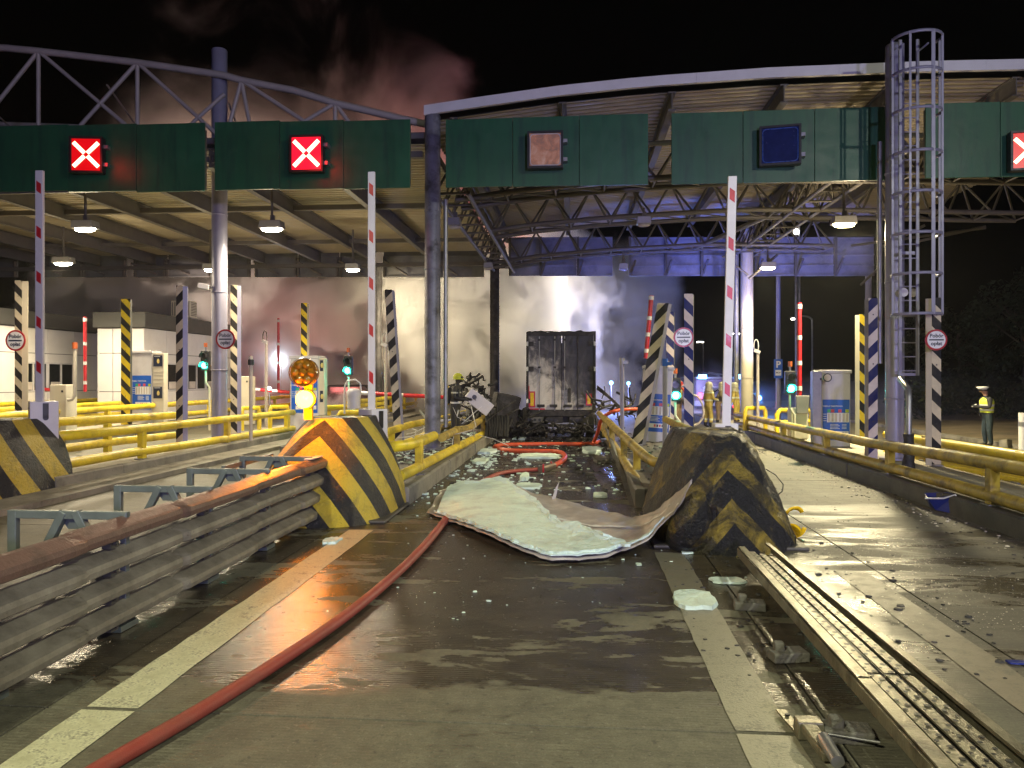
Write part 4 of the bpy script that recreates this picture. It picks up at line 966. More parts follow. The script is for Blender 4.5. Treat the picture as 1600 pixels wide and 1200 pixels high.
# ================================================================== PAY STATIONS
def kiosk(label, px0, px1, pt, pb, D, lean=0., side=None, depth=.55):
    a = at((px0+px1)/2, pb, D); W = (px1-px0)/FPX*D; H = (pb-pt)/FPX*D
    t = thing('pay_station', label, 'pay station', a, 'white pay stations with blue tariff posters')
    def lp(name, mb, mat, bev=0): return link(name, mb.mesh(name, mat), t, (0, 0, 0), bev)
    z0 = -(a.z-.28) if a.z > .3 else 0
    s = MB(); s.bb((-W/2, 0, z0), (W/2, depth, H-.09)); lp('cabinet', s, M['white_box'], .012)
    s = MB(); s.bb((-W/2-.03, -.03, H-.088), (W/2+.03, depth+.03, H)); lp('lid', s, M['white_box'], .012)
    f = lambda u: -W/2+W*u; zz = lambda v: H*v
    s = MB(); s.bb((f(.04), -.008, zz(.10)), (f(.97), -.001, zz(.62))); po = lp('tariff_poster', s, M['print_blue'])
    def pp(name, u0, v0, u1, v1, mat, d=.004):
        s = MB(); s.bb((f(u0), -.008-d, zz(v0)), (f(u1), -.0085, zz(v1))); o = link(name, s.mesh(name, mat), po); return o
    put_text('lettering', 'TABELA TARYFOWA', W*.075, M['print_white'], po, (f(.38), -.013, zz(.535)), .001)
    for k, m in enumerate(('print_green', 'print_red', 'print_blue', 'print_red', 'print_blue', 'print_lime')):
        pp('vehicle_class', .20+k*.125, .455, .315+k*.125, .495, M[m])
    pp('rate_table', .19, .33, .95, .45, M['print_white'])
    for k in range(6): pp('rate_column', .225+k*.125, .338, .29+k*.125, .444, M['print_pale'], .007)
    for k in range(4): pp('text_line', .06, .43-k*.028, .17, .437-k*.028, M['print_white'])
    for k in range(4): pp('text_line', .30, .30-k*.018, .58+.05*(k % 2), .306-k*.018, M['print_white']); pp('text_line', .70, .30-k*.018, .86, .306-k*.018, M['print_white'])
    pp('payment_strip', .19, .155, .93, .215, M['print_white'])
    for k in range(5): pp('payment_logo', .44+k*.09, .168, .50+k*.09, .202, M[('print_red', 'print_navy', 'print_red', 'print_navy', 'print_pale')[k]], .007)
    if side:
        s = MB(); s.bb((W/2+.001, .02, z0), (W/2+side, .30, H*.96)); lp('reader_column', s, M['cream'], .01)
        for v0, v1 in ((.76, .93), (.27, .45)):
            s = MB(); s.bb((W/2+.05, .006, zz(v0)), (W/2+side-.05, .019, zz(v1))); sc = lp('screen', s, M['print_navy'])
            s = MB(); s.lathe([(.001, .04), (.03, .05), (.05, .10), (.045, .16), (.02, .20), (.001, .21)], (W/2+side/2+.02, .004, zz(v0)+.06), 8, Matrix(((1, 0, 0), (0, .1, 0), (0, 0, 1)))); link('hand_picture', s.mesh('hand_picture', M['seven_gold']), sc)
            s = MB(); s.bb((W/2+.08, .002, zz(v1)-.05), (W/2+side-.12, .006, zz(v1)-.035)); link('text_line', s.mesh('text_line', M['print_white']), sc)
        for v in (.50, .56, .62, .67):
            s = MB(); s.bb((W/2+.04, .010, zz(v)), (W/2+side-.04, .019, zz(v)+.05)); lp('slot_plate', s, M['cream'], .004)
    t.rotation_euler = (0, lean, 0)
    return t
kiosk('pay station at the left with a reader column and two small dark screens', 205, 238, 548, 650, 27, side=.42)
kiosk('pay station in the middle distance behind the amber beacon', 453, 498, 556, 655, 25, side=.2)
kiosk('pay station tilted sideways behind the askew striped post', 1001, 1045, 572, 686, 20.6, lean=.06)
kr = kiosk('pay station on the right island, left of the ladder column', 1284, 1328, 578, 700, 19.4)
s = MB(); c = at(1293, 590, 19.2); s.cyl(c, c+Vector((0, .01, 0)), .11, 20); o = part('round_sticker', s, M['print_navy'], kr); s = MB(); s.cyl(c+Vector((0, -.004, 0)), c, .085, 20); part('sticker_face', s, M['print_pale'], o)
# galvanised reader post in front of the right pay station
t = thing('reader_post', 'tall square galvanised post in front of the right pay station', 'post', at(1277, 700, 18.6)); a = at(1270, 700, 18.6); b = at(1284, 580, 18.6)
s = MB(); s.bb((a.x, a.y, .28), (b.x, a.y+.2, b.z)); part('upright', s, M['steel'], t, .01)
s = MB(); s.bb((b.x-.05, a.y-.01, b.z-.22), (b.x-.005, a.y-.001, b.z-.16)); part('reader', s, M['black'], t)
# grey standing pipe posts by the tilted kiosk
for lab, px, pt, pb, D, tip, r in (('thin grey post in front of the tilted kiosk, on its right', 1039, 572, 690, 18.8, 'print_blue', .06), ('thin grey post with a small camera, between the trailer and the tilted kiosk', 972, 570, 672, 20, 'steel', .055)):
    t = thing('grey_post', lab, 'post', at(px, pb, D)); a, b = at(px, pb, D), at(px, pt, D); s = MB(); s.cyl((a.x, a.y, .1), b, r, 12); part('shaft', s, M['steel_lilac'], t)
    s = MB(); s.cyl(b, b+Vector((0, 0, .18)), r*1.15, 12); s.box(b+Vector((.08, 0, .06)), (.16, .1, .08)); part('head', s, M[tip], t)

# ================================================================== TOLL BOOTHS
def booth(label, x0, x1, y0, y1, z0, z1, wins, cols, door=None, ac=None):
    t = thing('toll_booth', label, 'toll booth', ((x0+x1)/2, (y0+y1)/2, z0), 'toll booths on the left islands')
    s = MB(); s.bb((x0+.05, y0+.05, z0-.2), (x1-.05, y1-.05, z1-.4)); part('core', s, M['joint'], t)
    rows_ = [z0-.2, z0+.95, z0+2.45, z1-.62]
    ysd = [y0+(y1-y0)*k/cols for k in range(cols+1)]
    for i in range(cols):                     # lane side cladding
        for j in range(3):
            if (i, j) in wins: continue
            s = MB(); s.bb((x1-.05, ysd[i]+.012, rows_[j]+.012), (x1, ysd[i+1]-.012, rows_[j+1]-.012)); part('cladding_panel', s, M['booth'], t)
    for (i, j) in wins:
        s = MB(); a, b, c, d = ysd[i]+.012, ysd[i+1]-.012, rows_[j], rows_[j+1]-.35
        s.bb((x1-.05, a, d), (x1, b, rows_[j+1]-.012)); part('cladding_panel', s, M['booth'], t)
        fr = MB()
        for q in (((x1-.05, a, c), (x1+.01, a+.06, d)), ((x1-.05, b-.06, c), (x1+.01, b, d)), ((x1-.05, a+.06, c), (x1+.01, b-.06, c+.06)), ((x1-.05, a+.06, d-.06), (x1+.01, b-.06, d)), ((x1-.05, (a+b)/2-.03, c+.06), (x1+.01, (a+b)/2+.03, d-.06))): fr.bb(*q)
        w_ = part('window', fr, M['white_box'], t); s = MB(); s.bb((x1-.04, a+.06, c+.06), (x1-.03, b-.06, d-.06)); part('pane', s, M['glass_dark'], w_)
        s = MB(); s.bb((x1-.029, a+.2, c+.08), (x1-.02, a+.75, c+.38)); part('notice', s, M['print_pale'], w_)
    nx = 3; xsd = [x0+(x1-x0)*k/nx for k in range(nx+1)]
    for i in range(nx):                       # end facing the photographer
        for j in range(3):
            if door == i and j < 2: continue
            s = MB(); s.bb((xsd[i]+.012, y0, rows_[j]+.012), (xsd[i+1]-.012, y0+.05, rows_[j+1]-.012)); part('cladding_panel', s, M['booth'], t)
    if door is not None:
        s = MB(); a, b = xsd[door]+.02, xsd[door+1]-.02
        for q in (((a, y0-.01, z0), (a+.08, y0+.05, z0+2.3)), ((b-.08, y0-.01, z0), (b, y0+.05, z0+2.3)), ((a+.08, y0-.01, z0+2.2), (b-.08, y0+.05, z0+2.3)), ((a+.08, y0-.01, z0), (b-.08, y0+.05, z0+.9))): s.bb(*q)
        d = part('door', s, M['white_box'], t); s = MB(); s.bb((a+.08, y0+.01, z0+.9), (b-.08, y0+.02, z0+2.2)); part('pane', s, M['glass_dark'], d)
        s = MB(); s.bb((a+.12, y0-.05, z0+1.0), (a+.15, y0-.02, z0+1.3)); part('handle', s, M['steel'], d)
    s = MB(); s.bb((x0-.12, y0-.12, z1-.60), (x1+.12, y1+.12, z1)); part('parapet', s, M['dark_clad'], t, .02)
    if ac:
        a = thing('air_conditioner', 'boxy air conditioner on the roof of the toll booth behind the left kiosk', 'air conditioner', ac)
        s = MB(); s.bb(Vector(ac)+Vector((-.45, -.3, .1)), Vector(ac)+Vector((.45, .3, .85))); part('casing', s, M['cream'], a, .02)
        for k in range(9):
            s = MB(); s.bb(Vector(ac)+Vector((.452, -.24, .18+k*.07)), Vector(ac)+Vector((.47, .24, .21+k*.07))); part('grille_slat', s, M['truss'], a)
        for k in range(8):
            s = MB(); s.bb(Vector(ac)+Vector((-.38+k*.1, -.32, .18)), Vector(ac)+Vector((-.33+k*.1, -.302, .78))); part('grille_slat', s, M['truss'], a)
        s = MB(); s.bb(Vector(ac)+Vector((-.5, -.33, 0)), Vector(ac)+Vector((.5, .33, .09))); part('base', s, M['steel'], a)
    return t
booth('cream toll booth with a dark parapet behind the left kiosk, air conditioner on its roof', -18.6, -16.7, 28.6, 37, .5, 4.55, [(1, 1), (2, 1), (3, 1)], 5, door=2, ac=(-17.4, 33, 4.56))
booth('pinkish-lit toll booth at the far left edge of the photo', -24.5, -20.9, 22.5, 32.2, .5, 4.55, [(3, 1), (4, 1)], 6)

# ================================================================== RAISED BARRIERS
def barrier(label, px, pt, pb, D, box, lean=0, col='white_box', rot=.7, wpx=12.5, patches=5, clab=None):
    top, base = at(px, pt, D), at(px, pb, D); W = wpx/FPX*D
    t = thing('lane_barrier', label, 'barrier', (base.x, base.y, .28), 'raised lane barriers')
    x0, z0 = base.x, base.z; L = top.z-z0; rt = Vector((x0, base.y, z0))
    def T(x, y, z): return rt+Vector((x+lean*z, y, z))
    s = MB(); s.prism([T(-W/2, 0, -.35), T(W/2, 0, -.35), T(W/2, 0, L), T(-W/2, 0, L)], (0, .06, 0)); part('arm', s, M[col], t, .008)
    for k in range(patches):
        zc = L-.28-k*(L-.4)/(patches-.4); s = MB(); s.prism([T(-W*.30, -.004, zc+.10), T(W*.30, -.004, zc+.04), T(W*.30, -.004, zc-.14), T(-W*.30, -.004, zc-.08)], (0, .003, 0)); part('red_patch', s, M['red_board'], t)
    bw, bd, zt_ = box; C = Vector((x0, base.y+.12, .28)); Mz = Matrix.Rotation(rot, 3, 'Z')
    s = MB(); s.box(C+Vector((0, 0, (zt_-.28)/2)), (bw, bd, zt_-.28), Mz); h = part('housing', s, M['white_box'], t, .012)
    s = MB(); q = C+Mz @ Vector((.02, -bd/2-.006, 0)); q.z = zt_-.16; s.box(q, (.09, .012, .26), Mz); q2 = q.copy(); q2.z -= .13; s.cyl(q2+Mz @ Vector((0, -.006, 0)), q2+Mz @ Vector((0, .006, 0)), .045, 12); part('slot', s, M['black'], h)
    for a in (-.1, .1):
        for b in (.12, .30):
            q = C+Mz @ Vector((-bw/2-.004, a, 0)); q.z = zt_-b; s = MB(); s.box(q, (.008, .02, .02), Mz); part('bolt', s, M['black'], h)
    return t
barrier('raised white barrier arm at the left edge, its cabinet behind the far left nose', 60.5, 266, 625, 13.6, (.44, .42, 1.58))
barrier('raised white barrier arm beside the striped nose with the beacon', 580, 268, 643, 12.9, (.34, .36, 1.47), rot=.95, wpx=11)
barrier('raised white barrier arm above the burnt nose, leaning slightly', 1135, 275, 664, 12.0, (.36, .3, 1.28), lean=.025, rot=0, wpx=13.5)
# upright red arms further back
def red_arm(label, px, pt, pb, D, lean=0, wpx=7, cab=False):
    b, a = at(px, pb, D), at(px, pt, D); L = a.z-b.z; r = wpx/FPX*D/2
    t = thing('red_barrier_arm', label, 'barrier arm', (b.x, b.y, b.z)); e = b+Vector((lean*L, 0, L))
    s = MB(); s.cyl(b, e, r, 10); part('arm', s, M['red_board'], t)
    for q in (.12, .38, .64, .96):
        s = MB(); c = b.lerp(e, q); d = (e-b).normalized()*.06; s.cyl(c-d, c+d, r*1.12, 10); part('band', s, M['white'], t)
    if cab:
        s = MB(); s.bb((b.x-.25, b.y-.1, .28), (b.x+.22, b.y+.3, 1.15)); part('cabinet', s, M['cream'], t, .03)
        s = MB(); s.prism([(b.x-.12, b.y-.16, 1.0), (b.x+.2, b.y-.16, 1.0), (b.x+.24, b.y-.16, 1.5), (b.x-.14, b.y-.16, 1.5)], (0, .12, 0)); part('collar', s, M['steel'], t, .02)
red_arm('upright red barrier arm with white bands, above a cream cabinet right of the pale column', 1249, 473, 625, 21.5, cab=True)
red_arm('tilted dark red barrier arm right of the smoke', 1009, 462, 560, 24, lean=.09)
red_arm('thin upright red pole glimpsed in smoke left of the middle kiosk', 435, 497, 610, 36, wpx=4)
red_arm('upright red pole at the right end of the far left booth', 133, 495, 612, 27, wpx=5)
for lab, p0, p1, y0, y1, D in (('lowered red and white boom at the far left', -30, 78, 603, 609, 30), ('lowered red and white boom left of the middle kiosk', 372, 452, 606, 613, 33), ('lowered red and white boom in front of the smoke, left of the scorched column', 562, 716, 614, 622, 27)):
    a, b = at(p0, y0, D), at(p1, y1, D); t = thing('lowered_boom', lab, 'barrier arm', (a+b)/2)
    n = 9
    for k in range(n):
        s = MB(); s.cyl(a.lerp(b, k/n), a.lerp(b, (k+1)/n), .07, 8); part('boom_section', s, M['red_board' if k % 3 else 'white'], t)

# ================================================================== BEACON, SIGNALS
M['amber_on'] = emit('burning_amber_lamp', (1.0, .24, .003), 240)
def lens_mat():
    g = N('amber_prism_lens'); v = g.obj(); n = g.n('ShaderNodeTexVoronoi', None, Vector=v, Scale=14.0).outputs['Distance']
    g.bsdf(Base_Color=g.ramp(n, [(.1, (.55, .22, .01)), (.6, (.25, .11, .01))]), Roughness=.12, Emission_Color=(0, 0, 0), Normal=g.bump(n, .02)); return g.mat
M['amber_off'] = lens_mat()
bc = at(476, 624, 11.0); b2 = at(474.5, 582, 11.0)
t = thing('warning_beacon', 'twin amber warning beacon on the striped nose, big unlit lens above and burning lamp below', 'warning light', (bc.x, bc.y, 1.40))
s = MB(); s.lathe([(.205, 0), (.21, -.03), (.205, -.05)], b2, 28, Matrix(((1, 0, 0), (0, 0, 1), (0, 1, 0)))); s.cyl(b2+Vector((0, 0, 0)), b2+Vector((0, .09, 0)), .2, 24); ub = part('lens_housing', s, M['amber_off'], t)
for k in range(7):
    a = k*pi/3; q = b2+Vector((0 if k == 6 else .115*cos(a), -.045, 0 if k == 6 else .115*sin(a))); s = MB()
    s.lathe([(.066, 0), (.045, .03), (.001, .05)], q, 6, Matrix(((1, 0, 0), (0, 0, -1), (0, 1, 0)))); part('lens_facet', s, M['amber_off'], ub)
s = MB(); s.sphere(bc, .125, 10, sc=(1, .8, 1)); part('burning_lamp', s, M['amber_on'], t)
s = MB(); s.cyl(bc+Vector((0, .06, 0)), bc+Vector((0, .13, 0)), .13, 20); part('lamp_housing', s, M['lens_yellow'], t)
s = MB(); s.bb((bc.x-.06, bc.y+.13, 1.39), (bc.x+.06, bc.y+.2, b2.z+.05)); part('bracket', s, M['lens_yellow'], t)
lamp('POINT', 'amber_beacon_glow', bc+Vector((0, -.16, .0)), 8, (1, .26, .005), .09)
M['green_on'] = emit('lit_green_signal', (.02, 1.0, .62), 60)
def signal(label, px, py, D, side=0, power=12, hood=True):
    c = at(px, py, D); t = thing('lane_light', label, 'traffic light', (c.x, c.y, .28), 'green lane lights'); k = D/24
    s = MB(); s.bb(c+Vector((-.14, .02, -.16)), c+Vector((.14, .2, .48))); part('head', s, M['black'], t, .03)
    s = MB(); s.cyl(c+Vector((0, .0, 0)), c+Vector((0, .02, 0)), .10, 18); part('green_lens', s, M['green_on'], t)
    s = MB(); s.cyl(c+Vector((0, .005, .30)), c+Vector((0, .02, .30)), .10, 18); part('dark_lens', s, M['glass_dark'], t)
    for z in (0, .30):
        rows = [[c+Vector((.115*cos(a), yy, z+.115*sin(a))) for a in [radians(-20+220*i/10) for i in range(11)]] for yy in (0, -.14)]
        s = MB(); s.grid(rows); part('visor', s, M['black'], t)
    s = MB(); s.cyl(c+Vector((0, .1, .48)), c+Vector((0, .1, .60)), .03, 8); part('stem', s, M['steel'], t)
    s = MB(); s.cyl(c+Vector((0, .1, .60)), c+Vector((0, .1, .74)), .055, 12); part('orange_cap', s, M['capo'], t)
    s = MB(); s.tube([c+Vector((0, .12, -.1)), c+Vector((0, .12, -.55)), Vector((c.x+.12, c.y+.12, c.z-.72)), Vector((c.x+.12, c.y+.12, .28))], .035, 8); part('pole', s, M['cream'], t)
    lamp('POINT', 'green_signal_glow', c+Vector((0, -.16, 0)), power, (.02, 1, .6), .06)
M['capo'] = mottled('orange_cap_plastic', (.6, .14, .03), .4)
signal('green lane light in front of the left toll booth window', 319, 571, 25, power=22)
signal('green lane light right of the middle kiosk', 543, 579, 25, power=22)
signal('green lane light beside the red upright arm on the right', 1236, 607, 21, power=8)
signal('green lane light half hidden behind the blue and white striped post', 1056, 618, 21, power=10)
# white cabinets
for lab, px, pt, pb, wpx, D in (('cream cabinet behind the far left barrier, with a bent white pipe', 91, 601, 650, 27, 22), ('small grey cabinet in the smoke, left of the cable post', 383, 588, 612, 16, 28)):
    a, b = at(px-wpx/2, pb, D), at(px+wpx/2, pt, D); s = MB(); s.bb((a.x, a.y, .28), (b.x, a.y+.5, b.z)); t = thing('control_cabinet', lab, 'cabinet', (px and (a.x+b.x)/2, a.y, .28)); part('cabinet_body', s, M['cream'], t, .02)
    s = MB(); s.bb((b.x-.14, a.y-.008, b.z-.22), (b.x-.08, a.y-.001, b.z-.16)); part('lock', s, M['black'], t)
t = thing('bent_white_pipe', 'thin white pipe with an orange lamp on top, right of the cream cabinet', 'pipe', at(117, 640, 21.5))
s = MB(); s.tube([at(106, 625, 21.5), at(113, 624, 21.5), at(117, 618, 21.5), at(117, 545, 21.5)], .05, 8); part('pipe', s, M['cream'], t)
s = MB(); s.cyl(at(117, 545, 21.5), at(117, 535, 21.5), .07, 10); part('lamp_cap', s, M['capo'], t)
def hookpost(label, px, pt, pb, D):
    a, b = at(px, pb, D), at(px, pt, D); t = thing('cable_post', label, 'post', (a.x, a.y, .28), 'grey posts with a looped cable'); s = MB(); s.cyl((a.x, a.y, .28), b, .05, 10); part('shaft', s, M['white_steel'], t)
    r = .15; s = MB(); s.tube([b+Vector((-.05+r*cos(q)*.5, 0, .2+r*1.4*sin(q))) for q in [radians(x) for x in range(-90, 240, 30)]], .018, 6); part('cable_loop', s, M['black' if px < 600 else 'white'], t)
    s = MB(); s.box(b+Vector((-.04, -.05, .02)), (.2, .12, .1), (0, .4, 0)); part('sensor', s, M['white_box'], t)
hookpost('grey post with a black cable loop, standing in the smoke left of the middle kiosk', 416, 535, 640, 27)
hookpost('white post with a cable loop, right of the pale rear column', 1184, 550, 650, 25)
hookpost('thin grey post with a looped cable between barrier arm and leaning striped post', 603, 540, 640, 24)
t = thing('short_post', 'short grey post with a dark collar behind the left lilac column', 'post', at(392, 675, 21)); a = at(392, 676, 21); b = at(392, 556, 21)
s = MB(); s.cyl((a.x, a.y, .28), b, .05, 10); part('shaft', s, M['white_steel'], t); s = MB(); s.cyl(b-Vector((0, 0, .25)), b-Vector((0, 0, .1)), .085, 10); part('collar', s, M['black'], t)
t = thing('loudspeaker_post', 'cream horn-shaped intercom housing with a tubular guard, near the raised barrier', 'intercom', at(552, 640, 20)); s = MB(); c = at(553, 617, 20)
s.cyl(c+Vector((0, 0, -.05)), c+Vector((0, 0, -.35)), .17, 14); s.lathe([(.18, -.05), (.2, .08), (.12, .16), (.001, .17)], c, 14); part('housing', s, M['white_box'], t)
s = MB(); s.tube([c+Vector((-.28, .1, -.5)), c+Vector((-.28, .1, .2)), c+Vector((-.2, .1, .36)), c+Vector((0, .1, .4)), c+Vector((.14, .1, .3)), c+Vector((.16, .1, .1))], .025, 8); part('tube_guard', s, M['white'], t)
# ================================================================== BURNT TRAILER
yt = 25.3; xl = onY(822, 600, yt).x; xr = onY(931, 600, yt).x; zt_ = onY(876, 519, yt).z; zb_ = onY(876, 641, yt).z
tr = thing('burnt_trailer', 'burnt-out box trailer seen from behind, its two sooty rear doors closed', 'trailer', ((xl+xr)/2, yt, 0))
TX, W_, H_ = (xl+xr)/2, xr-xl, zt_-zb_
s = MB(); s.bb((xl+.03, yt+.12, zb_), (xr-.03, yt+8, zt_-.35)); part('box_body', s, M['charred'], tr)
s = MB(); rows = []
for side in (0, 1): pass
for nm, q in (('frame', [((xl, yt, zb_-.08), (xl+.075, yt+.13, zt_)), ((xr-.075, yt, zb_-.08), (xr, yt+.13, zt_)), ((xl+.075, yt, zt_-.11), (xr-.075, yt+.13, zt_)), ((xl+.075, yt, zb_-.2), (xr-.075, yt+.13, zb_))]),):
    s = MB()
    for a, b in q: s.bb(a, b)
    part('rear_frame', s, M['charred'], tr, .01)
# ragged charred rim along the roof
s = MB(); pts = []
for k in range(24):
    x = xl+W_*k/23; pts.append(Vector((x, yt+.05, zt_+R.uniform(-.01, .035))))
s.tube(pts, .03, 6, rr=[R.uniform(.015, .045) for _ in pts]); part('charred_rim', s, M['charred'], tr)
mid = TX+.03
for a, b in ((xl+.08, mid-.012), (mid+.012, xr-.08)):
    s = MB(); n = 9; rows = []
    for j in range(13):
        rows.append([(a+(b-a)*k/n, yt+.03+R.uniform(-.008, .008)*(1 if 0 < k < n else 0), zb_+.02+(zt_-.13-zb_)*j/12) for k in range(n+1)])
    s.grid(rows, smooth=False); d = part('door', s, M['sooty'], tr)
    for f in (.33, .80) if a < mid-.2 else (.08, .50):
        x = a+(b-a)*f; s = MB(); s.cyl((x, yt-.0, zb_-.02), (x, yt-.0, zt_-.14), .017, 8); rd = part('lock_rod', s, M['steel' if f != .50 else 'charred'], d)
        for z in (zb_+.12, zb_+H_*.55, zt_-.25):
            s = MB(); s.bb((x-.045, yt-.03, z-.03), (x+.045, yt+.02, z+.03)); part('rod_clamp', s, M['charred'], d)
    for z in (zb_+.3, zb_+H_*.53, zt_-.38):
        hx = a-.03 if a < mid-.2 else b+.03; sgn = 1 if a < mid-.2 else -1
        s = MB(); s.bb((min(hx, hx+sgn*.2), yt-.015, z-.08), (max(hx, hx+sgn*.2), yt+.02, z+.08)); hg = part('hinge', s, M['charred'], d, .01)
        s = MB(); s.cyl((hx-sgn*.01, yt-.02, z-.07), (hx-sgn*.01, yt-.02, z+.07), .035, 8); part('hinge_pin', s, M['white'], d)
for x0, x1, z0, z1, m in ((xl+.10, xl+.30, zb_+.09, zb_+.62, 'red_board'), (xr-.32, xr-.13, zb_+.16, zb_+.55, 'red_board')):
    s = MB(); s.bb((x0, yt-.012, z0), (x1, yt-.004, z1)); pl = part('marker_plate', s, M[m], tr); s = MB(); s.bb((x0+.045, yt-.018, z0+.05), (x1-.045, yt-.013, z1-.05)); part('yellow_centre', s, M['lens_yellow'], pl)
s = MB(); s.bb((xl+.09, yt-.008, zb_+.02), (xl+.62, yt-.002, zb_+.06)); part('red_tape', s, M['red_board'], tr)
s = MB(); s.bb((xl+.085, yt-.008, zb_+.1), (xl+.11, yt-.002, zb_+.8)); part('red_tape', s, M['red_board'], tr)
s = MB(); s.bb((mid+.2, yt-.05, zb_+.26), (mid+.30, yt+.02, zb_+.72)); part('lock_handle', s, M['charred'], tr, .01)
for f in (.16, .34, .55, .72):
    s = MB(); s.bb((xl+W_*f, yt-.035, zb_+.1), (xl+W_*f+.25, yt+.02, zb_+.19)); part('handle_recess', s, M['charred'], tr, .01)
for f in (.02, .25, .62):
    s = MB(); s.bb((xl+W_*f, yt+.02, zb_-.42), (xl+W_*(f+.28), yt+.08, zb_-.22)); pp_ = part('light_board', s, M['ash' if f < .2 else 'charred'], tr, .01)
    for k in range(3):
        s = MB(); s.cyl((xl+W_*f+.1+k*.15, yt+.005, zb_-.32), (xl+W_*f+.1+k*.15, yt+.019, zb_-.32), .045, 10); part('lamp_hole', s, M['black'], pp_)
s = MB(); s.bb((xl+.1, yt+.04, zb_-.56), (xr-.1, yt+.14, zb_-.46)); part('underrun_bar', s, M['charred'], tr, .01)
for x in (xl+.18, xl+.5, xr-.5, xr-.18):
    for y in (yt+1.0, yt+2.3):
        s = MB(); s.cyl((x-.13, y, .44), (x+.13, y, .44), .43, 22); wh = part('wheel', s, M['rubber'], tr)
        s = MB(); s.cyl((x-.135, y, .44), (x+.135, y, .44), .2, 14); part('rim', s, M['charred'], wh)
s = MB(); s.bb((xl+.4, yt+.4, .5), (xr-.4, yt+7.5, .95)); part('chassis', s, M['charred'], tr)
t = thing('torn_strip', 'torn metal strip sagging from the right side of the trailer', 'scrap', at(936, 604, 25.2)); s = MB(); rows = []
for k in range(11):
    f = k/10; px = 933+44*f; py = 602+40*f**1.1; rows.append([at(px, py, 25.3-2.5*f), at(px-1, py+7*(1-.6*f), 25.2-2.5*f)])
s.grid(rows); part('strip', s, M['charred'], t)

# ------------------------------------------------------------------ wreckage beside the trailer
def shard_sheet(px0, px1, py0, py1, D, nx=14, ny=9, amp=.16, seed=1, edge=.5):
    rr = random.Random(seed); s = MB(); rows = []
    for j in range(ny):
        row = []
        for i in range(nx):
            u, v = i/(nx-1), j/(ny-1)
            top = py0+(py1-py0)*(edge*.4*abs(sin(u*5+seed))+rr.uniform(0, .18))
            p = at(px0+(px1-px0)*u, top+(py1-top)*v, D+rr.uniform(-1, 1)*amp+.5*sin(u*9+v*4+seed)*amp*2); row.append(p)
        rows.append(row)
    s.grid(rows, smooth=False); return s
single('crumpled_trailer_sheet', shard_sheet(742, 828, 612, 684, 26.2, 20, 12, .25, 3, 1.0), M['charred'], 'crumpled black sheet metal heaped against the left of the burnt trailer', 'wreckage')
single('crumpled_trailer_sheet', shard_sheet(778, 832, 628, 692, 25.3, 12, 8, .2, 5), M['charred'], 'burnt side panel folded down by the trailer wheels', 'wreckage')
single('burnt_cab_part', shard_sheet(728, 778, 626, 668, 23.8, 9, 6, .10, 8), M['ash'], 'ashy grey sheet standing in the wreck left of the blackened column', 'wreckage')
s = MB(); s.bb((-.33, -.14, -.24), (.33, .14, .24)); c = at(748, 626, 22.8); o = single('burnt_cabinet', MB(), M['white_box'], 'tipped white cabinet with a round hole, lying in the wreck beyond the scorched column', 'cabinet', None, c) if False else None
t = thing('tipped_cabinet', 'tipped white cabinet with a round hole in the wreck beyond the scorched column', 'cabinet', at(748, 628, 22.8)); t.rotation_euler = (0, radians(38), .2)
s = MB(); s.bb((-.42, -.14, -.2), (.42, .14, .2)); link('casing', s.mesh('casing', M['white_box']), t, bevel=.01); s = MB(); s.cyl((-.2, -.15, .03), (-.2, -.13, .03), .07, 14); link('hole', s.mesh('hole', M['black']), t)
def tangle(name, label, cx, cyp, D, n, sp, mat, seed, rmin=.01, rmax=.03, ln=.5, cat='wreckage'):
    rr = random.Random(seed); s = MB(); c = at(cx, cyp, D)
    for _ in range(n):
        p = c+Vector([sp[q]*max(-1.6, min(1.6, rr.gauss(0, 1))) for q in range(3)]); p.z = max(p.z, .3); d = Vector((rr.uniform(-1, 1), rr.uniform(-1, 1), rr.uniform(-.8, .8)))*ln
        m = p+d*.5+Vector((rr.uniform(-.1, .1),)*3); e = p+d; e.z = max(e.z, .29); s.tube([p, m, e], rr.uniform(rmin, rmax), 5)
    o = single(name, s, mat, label, cat); o['kind'] = 'stuff'; return o
tangle('wire_tangle', 'burnt bracket and wire tangle rising in the wreck right of the masked firefighter', 738, 606, 24, 34, (.32, .3, .22), M['charred'], 2, .02, .07, .4)
tangle('wire_tangle', 'charred cables and struts piled at the foot of the blackened column', 745, 650, 23.5, 46, (.5, .4, .18), M['charred'], 4, .01, .04, .6)
tangle('wire_tangle', 'pale bent wires scattered on the island around the scorched column', 690, 668, 18.6, 16, (.7, 1.0, .08), M['white'], 6, .006, .012, .8)
tangle('wire_tangle', 'burnt scrap and cables under the tilted kiosk on the right island', 962, 640, 24, 40, (.45, .6, .2), M['charred'], 9, .015, .05, .5)
single('fallen_black_box', (lambda s: (s.box(at(788, 640, 24.6), (.8, .5, 1.0), (.1, .2, .4)), s)[1])(MB()), M['charred'], 'blackened box between the column and the trailer', 'wreckage', bevel=.03)
tangle('wire_tangle', 'black wires and struts hanging at the left wheels of the trailer', 812, 672, 24.8, 50, (.35, .3, .25), M['charred'], 21, .01, .04, .5)
tangle('wire_tangle', 'black twisted scrap under the rear of the trailer', 878, 680, 24.6, 60, (.9, .25, .10), M['charred'], 22, .01, .05, .45)
# rags of black tyre rubber by the column
s = MB(); 
for k in range(9): s.tube([at(760+k*4, 648+R.uniform(-4, 4), 23), at(761+k*4, 665, 22.8), at(760+k*4+R.uniform(-3, 3), 683, 22.6)], .05, 6)
single('melted_cladding', s, M['rubber'], 'melted black ribbed cladding at the foot of the blackened column', 'wreckage')

